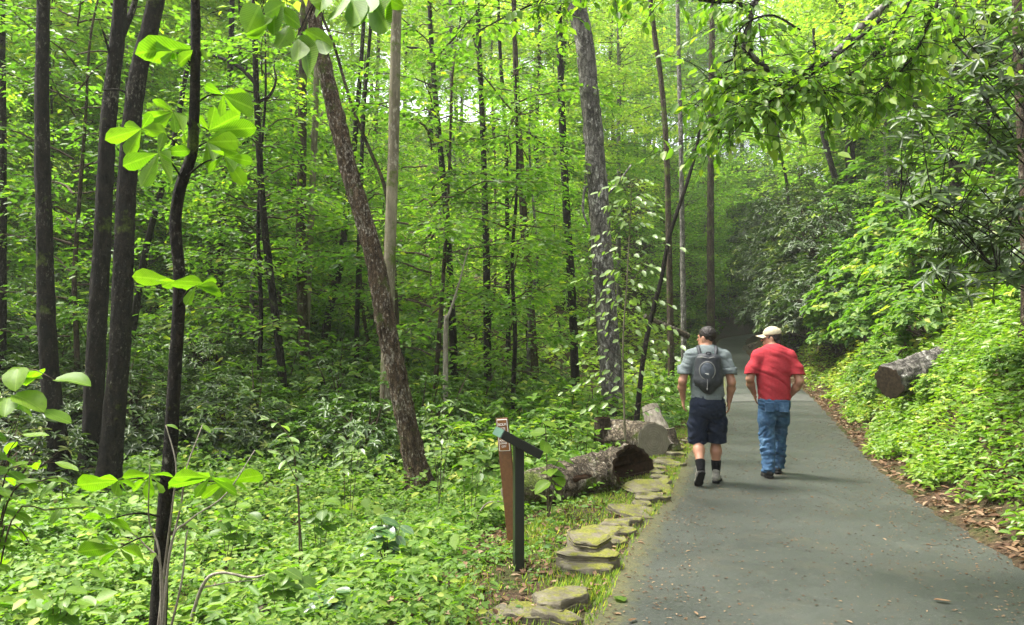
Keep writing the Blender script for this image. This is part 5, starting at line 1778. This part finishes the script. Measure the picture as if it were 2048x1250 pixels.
# magnolia whorls on the thin black trunk
root5, pts5, rad5, base5 = TREES['t5']
def trunk_at(pts, z):
    o = np.argsort(pts[:, 2])
    return np.array([np.interp(z, pts[o, 2], pts[o, i]) for i in range(3)])
WH = [  # whorl centre, depth, leaf tips
    (283, 258, 4.5, [(222, 274), (256, 306), (262, 250), (300, 232), (330, 262)]),
    (316, 306, 4.4, [(290, 366), (345, 360), (254, 328), (352, 318), (322, 286), (372, 300)]),
    (346, 224, 4.6, [(300, 262), (352, 262), (290, 236), (372, 240), (322, 206), (386, 270)]),
    (414, 284, 4.6, [(468, 302), (452, 268), (420, 330), (470, 282), (440, 320), (400, 250)]),
    (448, 312, 4.5, [(484, 362), (470, 338), (416, 340), (428, 300), (498, 322)]),
    (446, 190, 4.8, [(500, 214), (478, 224), (420, 176), (486, 186), (444, 226)]),
    (418, 262, 5.0, [(470, 232), (430, 220), (396, 232), (500, 256)]),
    (398, 98, 4.7, [(340, 104), (300, 96), (356, 122), (408, 108)]),
    (345, 103, 4.65, [(288, 92), (312, 118), (330, 118), (360, 112)]),
    (350, 562, 4.4, [(280, 554), (318, 560), (330, 570), (400, 562), (372, 574)]),
    (392, 572, 4.3, [(418, 566), (438, 586), (384, 586), (436, 572), (352, 568)]),
    (236, 962, 4.3, [(170, 968), (232, 984), (268, 968), (252, 980), (204, 952)]),
    (420, 955, 4.3, [(352, 968), (400, 980), (460, 962), (470, 985), (398, 944), (360, 948)]),
    (455, 962, 4.6, [(410, 985), (500, 975), (520, 950), (440, 990)]),
    (212, 1040, 4.2, [(176, 1030), (226, 1022), (260, 1052), (240, 1066), (184, 1062)]),
    (238, 1096, 4.1, [(168, 1098), (210, 1118), (262, 1122), (300, 1108), (216, 1078)]),
    (300, 950, 4.5, [(270, 972), (330, 972), (296, 990), (340, 946), (262, 948)]),
]
for (cx, cy_, d, tips) in WH:
    c = P(cx, cy_, d)
    tz = min(max(c[2] - .10, 0.3), 5)
    a = trunk_at(pts5, tz)
    tw = twig(root5, [a, (a + c) / 2 + [0, 0, .03], c], .007, .0035, 'bark_dark')
    for (tx, ty) in tips:
        e = P(tx, ty, d + LR.uniform(-.16, .10))
        dv = e - c
        L = np.linalg.norm(dv) * LR.uniform(1.0, 1.12)
        nr = np.array([LR.normal(0, .25), 1.0 + LR.normal(0, .3), .75])
        put_leaf(root5, 'mag', c, dv, nr, max(L * 1.08, .13), LR.uniform(.95, 1.2))
# long leaves hanging at the top of the picture from a high limb of the magnolia
la = trunk_at(pts5, 4.3)
limb = np.array([la, P(470, -70, 4.9), P(560, -60, 5.0), P(660, -45, 5.0), P(780, -60, 5.1)])
lb = twig(root5, limb, .016, .006, 'bark_dark', 'branch', 30)
for (bx, by, tx, ty) in [(520, 10, 495, 60), (545, 0, 552, 62), (525, 25, 490, 35), (560, 20, 596, 48), (580, 50, 560, 98), (590, 80, 634, 106), (600, 78, 636, 152), (610, 60, 660, 88), (596, 70, 604, 128), (640, -5, 652, 32), (690, -10, 668, 40), (700, -5, 720, 40),
                         (735, -10, 778, 52), (730, 10, 700, 58), (750, -15, 800, 10), (760, -10, 790, 22), (650, 0, 620, 12), (716, -12, 742, 20), (570, 5, 530, 30), (640, 70, 652, 104), (545, 30, 520, 76)]:
    b, e = P(bx, by, 5.0), P(tx, ty, 4.9 + LR.uniform(-.12, .12))
    i = np.argmin(np.linalg.norm(limb - b, axis=1))
    twig(root5, [limb[i], (limb[i] + b) / 2 + [0, 0, .04], b], .004, .002, 'bark_dark', n=6)
    put_leaf(root5, 'ova', b, e - b, (LR.normal(0, .3), 1.0, .6), np.linalg.norm(e - b) * 1.2, LR.uniform(1.05, 1.3))

# overhanging tree: trunk stands on the bank beyond the frame, limbs reach across the path
def over_tree():
    bx, by = 5.9, 5.6
    g = gz(bx, by)
    r = thing('overhanging_tree', (bx, by, g), 'tree on the bank whose dark leafy limbs overhang the path', 'tree')
    tr = np.array([[bx, by, g - .2], [bx - .1, by + .1, 2.4], [bx - .3, by + .1, 4.2], [bx - .5, by, 6.5], [bx - .6, by, 8.5]])
    twig(r, tr, .13, .05, 'bark_gray', 'trunk', 50)
    d = 5.6
    limbs = [
        ([tr[2], P(1900, -60, d + .3), P(1760, 20, d + .3), P(1640, 130, d), P(1548, 142, d), P(1510, 118, d), P(1488, 92, d), P(1500, 40, d), P(1520, -20, d)], .034, .019, 'bark_gray'),
        ([P(1505, 98, d), P(1480, 112, d), P(1448, 126, d)], .014, .008, 'bark_dark'),
        ([P(1540, -30, d), P(1500, 12, d), P(1470, 4, d), P(1430, 2, d), P(1360, -6, d), P(1240, -20, d + .2), P(1120, -10, d + .3), P(1040, 20, d + .3), P(960, 60, d + .3)], .022, .005, 'bark_dark'),
        ([P(1760, 40, d), P(1700, 90, d - .2), P(1620, 150, d - .3), P(1520, 215, d - .3), P(1420, 270, d - .3)], .016, .004, 'bark_dark'),
        ([P(1820, 0, d), P(1770, 90, d - .1), P(1700, 150, d - .1), P(1610, 200, d - .1)], .014, .004, 'bark_dark'),
        ([P(1640, 120, d), P(1560, 170, d - .2), P(1500, 140, d - .2), P(1430, 170, d - .2), P(1400, 220, d - .2)], .012, .003, 'bark_dark'),
        ([P(1900, -60, d), P(1860, 40, d - .2), P(1820, 120, d - .3), P(1750, 190, d - .3)], .016, .004, 'bark_dark'),
        ([P(1600, 60, d), P(1540, 30, d - .1), P(1480, 60, d - .1), P(1470, 130, d - .1), P(1490, 200, d - .1)], .010, .003, 'bark_dark'),
    ]
    lines = []
    for p, r0, r1, mt in limbs:
        p = np.array(p)
        twig(r, p, r0, r1, mt, 'branch', len(p) * 8)
        lines.append(catmull(p, 60))
    nleaf = 0
    mb = MB()
    wb = MB()
    tb = np.array(WL[r.name])
    for li, ln in enumerate(lines):
        if li in (1,): continue
        n = {0: 52, 2: 70, 3: 84, 4: 76, 5: 52, 6: 86, 7: 28}[li]
        for q in range(n):
            t = LR.uniform(.25 if li != 2 else .12, 1.0)
            s = ln[int(t * 59)]
            if li == 0 and s[2] < 3.75: continue
            dz = LR.uniform(-.38, .10) if li != 2 else LR.uniform(-.20, .06)
            e = s + np.array([LR.normal(-.05, .26), LR.normal(0, .26), dz])
            v, f = tube(np.array([s, (s + e) / 2 + [0, 0, .03], e]) - tb, [.0035, .0018], 4, 6, cap=False)
            wb.add(v, f)
            for j in range(7):
                b = s + (e - s) * (.25 + .75 * j / 6)
                dv = norm(e - s) * .8 + np.array([LR.normal(0, .55), LR.normal(0, .5), LR.normal(-.45, .3)])
                nr = np.array([LR.normal(0, .5), LR.normal(-.2, .4), 1.0])
                L = LR.uniform(.055, .10)
                if nleaf < 290 and (q * 7 + j) % 11 == 0:
                    put_leaf(r, 'roundg' if li == 2 else 'over', b, dv, nr, L)
                    nleaf += 1
                else:
                    leaf_cloud(mb, b[None] - tb, dv[None], nr[None], L, L * .6, LR.uniform(.1, .8, 1), T_OVA)
    obj('twig', wb.mesh('twig', M['bark_dark']), r)
    o = obj('foliage', mb.mesh('foliage', M['leaf_beech']), r)
    o['kind'] = 'stuff'
over_tree()

# long-leaved rhododendron close on the bank
def near_rhodo(label, bx, by, tips_px, d, leafL, nobj, seed):
    rg = np.random.default_rng(seed)
    g = gz(bx, by)
    r = thing('rhododendron', (bx, by, g), label, 'shrub')
    tb = np.array(WL[r.name])
    mb = MB()
    cnt = 0
    mains = []
    for (px, py, dz) in tips_px:
        t = P(px, py, d + dz)
        if t[2] < gz(t[0], t[1]) + .1: t[2] = gz(t[0], t[1]) + .12
        if len(mains) < 6:
            b = np.array([bx, by, g - .1]) + rg.normal(0, .10, 3) * [1, 1, 0]
            mid = (b + t) / 2 + np.array([rg.normal(.1, .15), rg.normal(.1, .15), .15])
            twig(r, [b, mid, t], .011, .005, 'bark_dark', 'stem', 16)
            mains.append(catmull(np.array([b, mid, t]), 24))
        else:
            allp = np.concatenate([q[8:] for q in mains])
            n_ = allp[np.argmin(np.linalg.norm(allp - t + [0, 0, .12], axis=1))]
            twig(r, [n_, (n_ + t) / 2 + [0, 0, -.03], t], .006, .0035, 'bark_dark', 'twig', 8)
        ax = norm(np.array([rg.normal(-.25, .3), rg.normal(-.2, .3), .8]))
        e1 = norm(np.cross(ax, [.2, .9, .1]))
        e2 = np.cross(ax, e1)
        per = 9
        for j in range(per):
            a = j * 6.283 / per + rg.normal(0, .2)
            dv = e1 * math.cos(a) + e2 * math.sin(a) + ax * rg.uniform(-.5, .45)
            L = leafL * rg.uniform(.65, 1.15)
            if cnt < nobj:
                put_leaf(r, 'long', t, dv, ax + rg.normal(0, .15, 3), L)
                cnt += 1
            else:
                leaf_cloud(mb, t[None] - tb, dv[None], (ax + rg.normal(0, .15, 3))[None], L, L * .3, rg.uniform(.2, .8, 1), T_LAN)
    if mb.n:
        o = obj('foliage', mb.mesh('foliage', M['leaf_rhodo']), r)
        o['kind'] = 'stuff'
tp = [(int(LR.uniform(1800, 2060)), int(LR.uniform(160, 420)), LR.uniform(-.5, .6)) for _ in range(62)]
near_rhodo('long-leaved rhododendron arching out high over the bank', 6.3, 8.1, tp, 7.3, .17, 150, 5)
tp = [(int(LR.uniform(1830, 2060)), int(LR.uniform(400, 600)), LR.uniform(-.5, .6)) for _ in range(70)]
near_rhodo('long-leaved rhododendron on the bank above the jutting log', 6.6, 8.7, tp, 7.9, .17, 150, 6)
tp = [(int(LR.uniform(1860, 2060)), int(LR.uniform(20, 180)), LR.uniform(-.5, .6)) for _ in range(44)]
near_rhodo('topmost long-leaved rhododendron spray above the bank', 6.7, 7.8, tp, 7.2, .17, 120, 7)

# pale-leaved sapling beside the path
def pale_sapling():
    d = 10.6
    bx = (1250 - 1024) / FPX * d
    g = gz(bx, d)
    r = thing('sapling', (bx, d, g), 'slender sapling with drooping green leaves painted pale with sky sheen behind the sawn log', 'sapling')
    st = np.array([[bx, d, g - .1], P(1246, 700, d), P(1254, 560, d), P(1262, 400, d), P(1262, 365, d)])
    twig(r, st, .016, .004, 'bark_pale', 'stem', 30)
    ln = catmull(st, 60)
    tot = 0
    for k in range(42):
        t = .16 + .84 * k / 41
        s = ln[int(t * 59)]
        sg = -1 if k % 2 else 1
        L = (1.55 - 1.1 * t) * LR.uniform(.55, 1.15)
        dirx = np.array([sg * LR.uniform(.6, 1), LR.normal(-.1, .5), .30])
        p = np.array([s, s + dirx * L * .5 + [0, 0, .05], s + dirx * L + [0, 0, -.22 * L]])
        twig(r, p, .0045, .002, 'twig', n=8)
        q = catmull(p, 10)
        for j in range(7):
            b = q[min(9, int(2 + j * 1.15 + LR.uniform(-.6, .9)))]
            sd = 1 if j % 2 else -1
            dv = norm(dirx * .6 + np.array([sd * .25, sd * .6, -.55]))
            if tot < 294:
                put_leaf(r, 'sheen', b, dv, (LR.normal(-.1, .4), -.5 + LR.normal(0, .3), .8), LR.uniform(.09, .16))
                tot += 1
pale_sapling()

def small_plant(name, label, cat, px, d, stems, key, leaves, Lr, mat='twig', r0=.006):
    """stems: pixel lines from the ground up; leaves per stem, near the top"""
    bx = (px - 1024) / FPX * d
    g = gz(bx, d)
    r = thing(name, (bx, d, g), label, cat)
    for ln, nl in zip(stems, leaves):
        p = np.array([[bx + LR.normal(0, .02), d, g - .05]] + [P(x, y, d + LR.uniform(-.05, .05)) for x, y in ln])
        twig(r, p, r0, r0 * .35, mat, 'stem', len(p) * 7)
        q = catmull(p, 40)
        for j in range(nl):
            t = 1 - .45 * (j / max(nl, 1))
            b = q[min(39, int(t * 39))]
            a = j * 2.4 + LR.normal(0, .3)
            dv = np.array([math.cos(a), math.sin(a) * .8, LR.uniform(-.55, .05)])
            put_leaf(r, key, b, dv, (LR.normal(0, .3), -.3, 1), LR.uniform(*Lr))
    return r
small_plant('seedling', 'dark green big-leaved seedling standing alone in the pale herbs', 'plant', 778, 6.0, [[(775, 1090), (772, 1046)], [(760, 1100), (748, 1064)], [(790, 1095), (800, 1052)], [(768, 1090), (762, 1036)]], 'deep', [7, 5, 5, 6], (.13, .19))
small_plant('bare_shrub', 'many-stemmed thin shrub with nearly bare pale stems before the magnolia trunk', 'shrub', 330, 4.5, [[(320, 1120), (298, 1040), (300, 930)], [(330, 1130), (345, 1010), (352, 930), (332, 850)], [(340, 1100), (380, 1040), (450, 990), (510, 900)], [(335, 1140), (362, 1010), (372, 940), (405, 850)], [(325, 1150), (290, 1090), (255, 1060)], [(360, 1180), (372, 1080), (376, 1060)]], 'ova', [3, 2, 3, 3, 4, 0], (.06, .10), 'dead_wood', .0085)
small_plant('arching_sapling', 'arching thin sapling with pale ovate leaves beside the leaning tree', 'sapling', 606, 6.3, [[(598, 1000), (592, 940), (585, 890), (560, 850), (520, 832)], [(596, 990), (588, 950), (560, 905), (535, 900)], [(590, 930), (580, 900)]], 'sheen', [11, 7, 5], (.09, .13))
small_plant('leafy_sapling', 'rounded pale leaves of a sapling leaning in beside the black trunks', 'sapling', -60, 4.0, [[(-40, 900), (0, 760), (60, 738), (110, 760)], [(-50, 920), (10, 800), (90, 822)], [(-50, 930), (-10, 850), (30, 790)]], 'roundl', [11, 11, 8], (.13, .19))
small_plant('leafy_sapling', 'bushy sapling with drooping bright leaves below the round-leaved sapling', 'sapling', -30, 4.2, [[(0, 1000), (40, 930), (110, 925)], [(10, 1020), (90, 960), (120, 960), (125, 1000)], [(-10, 990), (20, 900), (45, 870)], [(20, 1050), (100, 1020), (190, 1015)], [(0, 1080), (40, 1060), (60, 1090)], [(0, 1050), (20, 1000), (60, 985)]], 'ova', [12, 12, 10, 8, 7, 8], (.10, .16))
small_plant('broadleaf_plant', 'broad round-leaved plant beside the brown marker post', 'plant', 1100, 7.0, [[(1092, 870), (1085, 845)], [(1100, 960), (1120, 915)], [(1110, 960), (1105, 930)]], 'roundl', [4, 5, 4], (.12, .18))
for k, (px, d, py, lab) in enumerate([(700, 8.2, 872, 'pale umbrella-leaved plant beside the foot of the leaning tree'), (880, 8.4, 860, 'pale broad-leaved plant between the leaning tree and the brown sign'), (640, 6.8, 1010, 'leafy herb clump beyond the dark seedling'),
                                      (940, 7.0, 925, 'leafy herb beside the fallen mossy branch'), (560, 5.2, 1150, 'low bright herb beside the pale forked stick'), (660, 4.9, 1190, 'deep green herb clump near the rotting branch'),
                                      (880, 9.5, 810, 'taller pale shrub in the herbs behind the broad-leaved plant'), (1170, 9.0, 850, 'herb clump behind the small broken stump'), (120, 5.0, 1190, 'leafy herb below the bushy sapling'), (460, 6.4, 1020, 'bright herb clump beyond the bare thin shrub')]):
    small_plant('herb', lab, 'plant', px, d, [[(px - 14, py + 20), (px - 24, py)], [(px + 5, py + 15), (px + 12, py - 10)], [(px + 20, py + 20), (px + 38, py + 8)]], 'sheen' if k in (0, 1, 6) else ('deep' if k == 5 else 'roundg'), [6, 6, 6], (.09, .15), r0=.004)

# a few distinct fallen leaves on the asphalt
for px, d, L, a, key, lab in [(1245, 4.75, .11, .4, 'roundg', 'green leaf cluster fallen on the asphalt edge'), (1890, 4.72, .10, 1.3, 'dry', 'curled tan leaf lying alone on the dark asphalt'), (1270, 4.45, .07, 2.2, 'dry', 'small brown leaf on the asphalt near the fallen green leaf'),
                              (1870, 6.05, .11, 1.1, 'dry', 'yellowed leaf at the foot of the green bank'), (1390, 4.5, .05, .2, 'dry', 'tiny yellow leaf on the asphalt middle')]:
    x = (px - 1024) / FPX * d
    z = float(path_z(np.array([x]), np.array([d]))[0]) + .012
    if key == 'dry':
        if 'dry' not in LM: LM['dry'] = [leaf_mesh('leaf', 'leaf_dry', .4, 'long', .02, .2, s) for s in (1, 2, 3)]
    if px == 1870: z = gz(x, d) + .05
    o = obj('fallen_leaf', LM[key][0], world=(x, d, z))
    o.rotation_euler = (.05, .05, a)
    o.scale = (L, L, L)
    tag(o, lab, 'leaf')


# ------------------------------------------------------------------ haze volume added to pale the far trees
hz = obj('haze', box_mesh('haze', (-270, -70, -8), (270, 330, 62), newmat('added_haze')[0], .01))
nt = hz.data.materials[0].node_tree
pv = nt.nodes.new('ShaderNodeVolumePrincipled')
pv.inputs['Color'].default_value = (.94, .98, .88, 1)
pv.inputs['Density'].default_value = 0.0008
pv.inputs['Anisotropy'].default_value = .2
nt.links.new(pv.outputs[0], [n for n in nt.nodes if n.type == 'OUTPUT_MATERIAL'][0].inputs['Volume'])
tag(hz, 'thin haze added to pale the far trees', 'haze', kind='stuff')
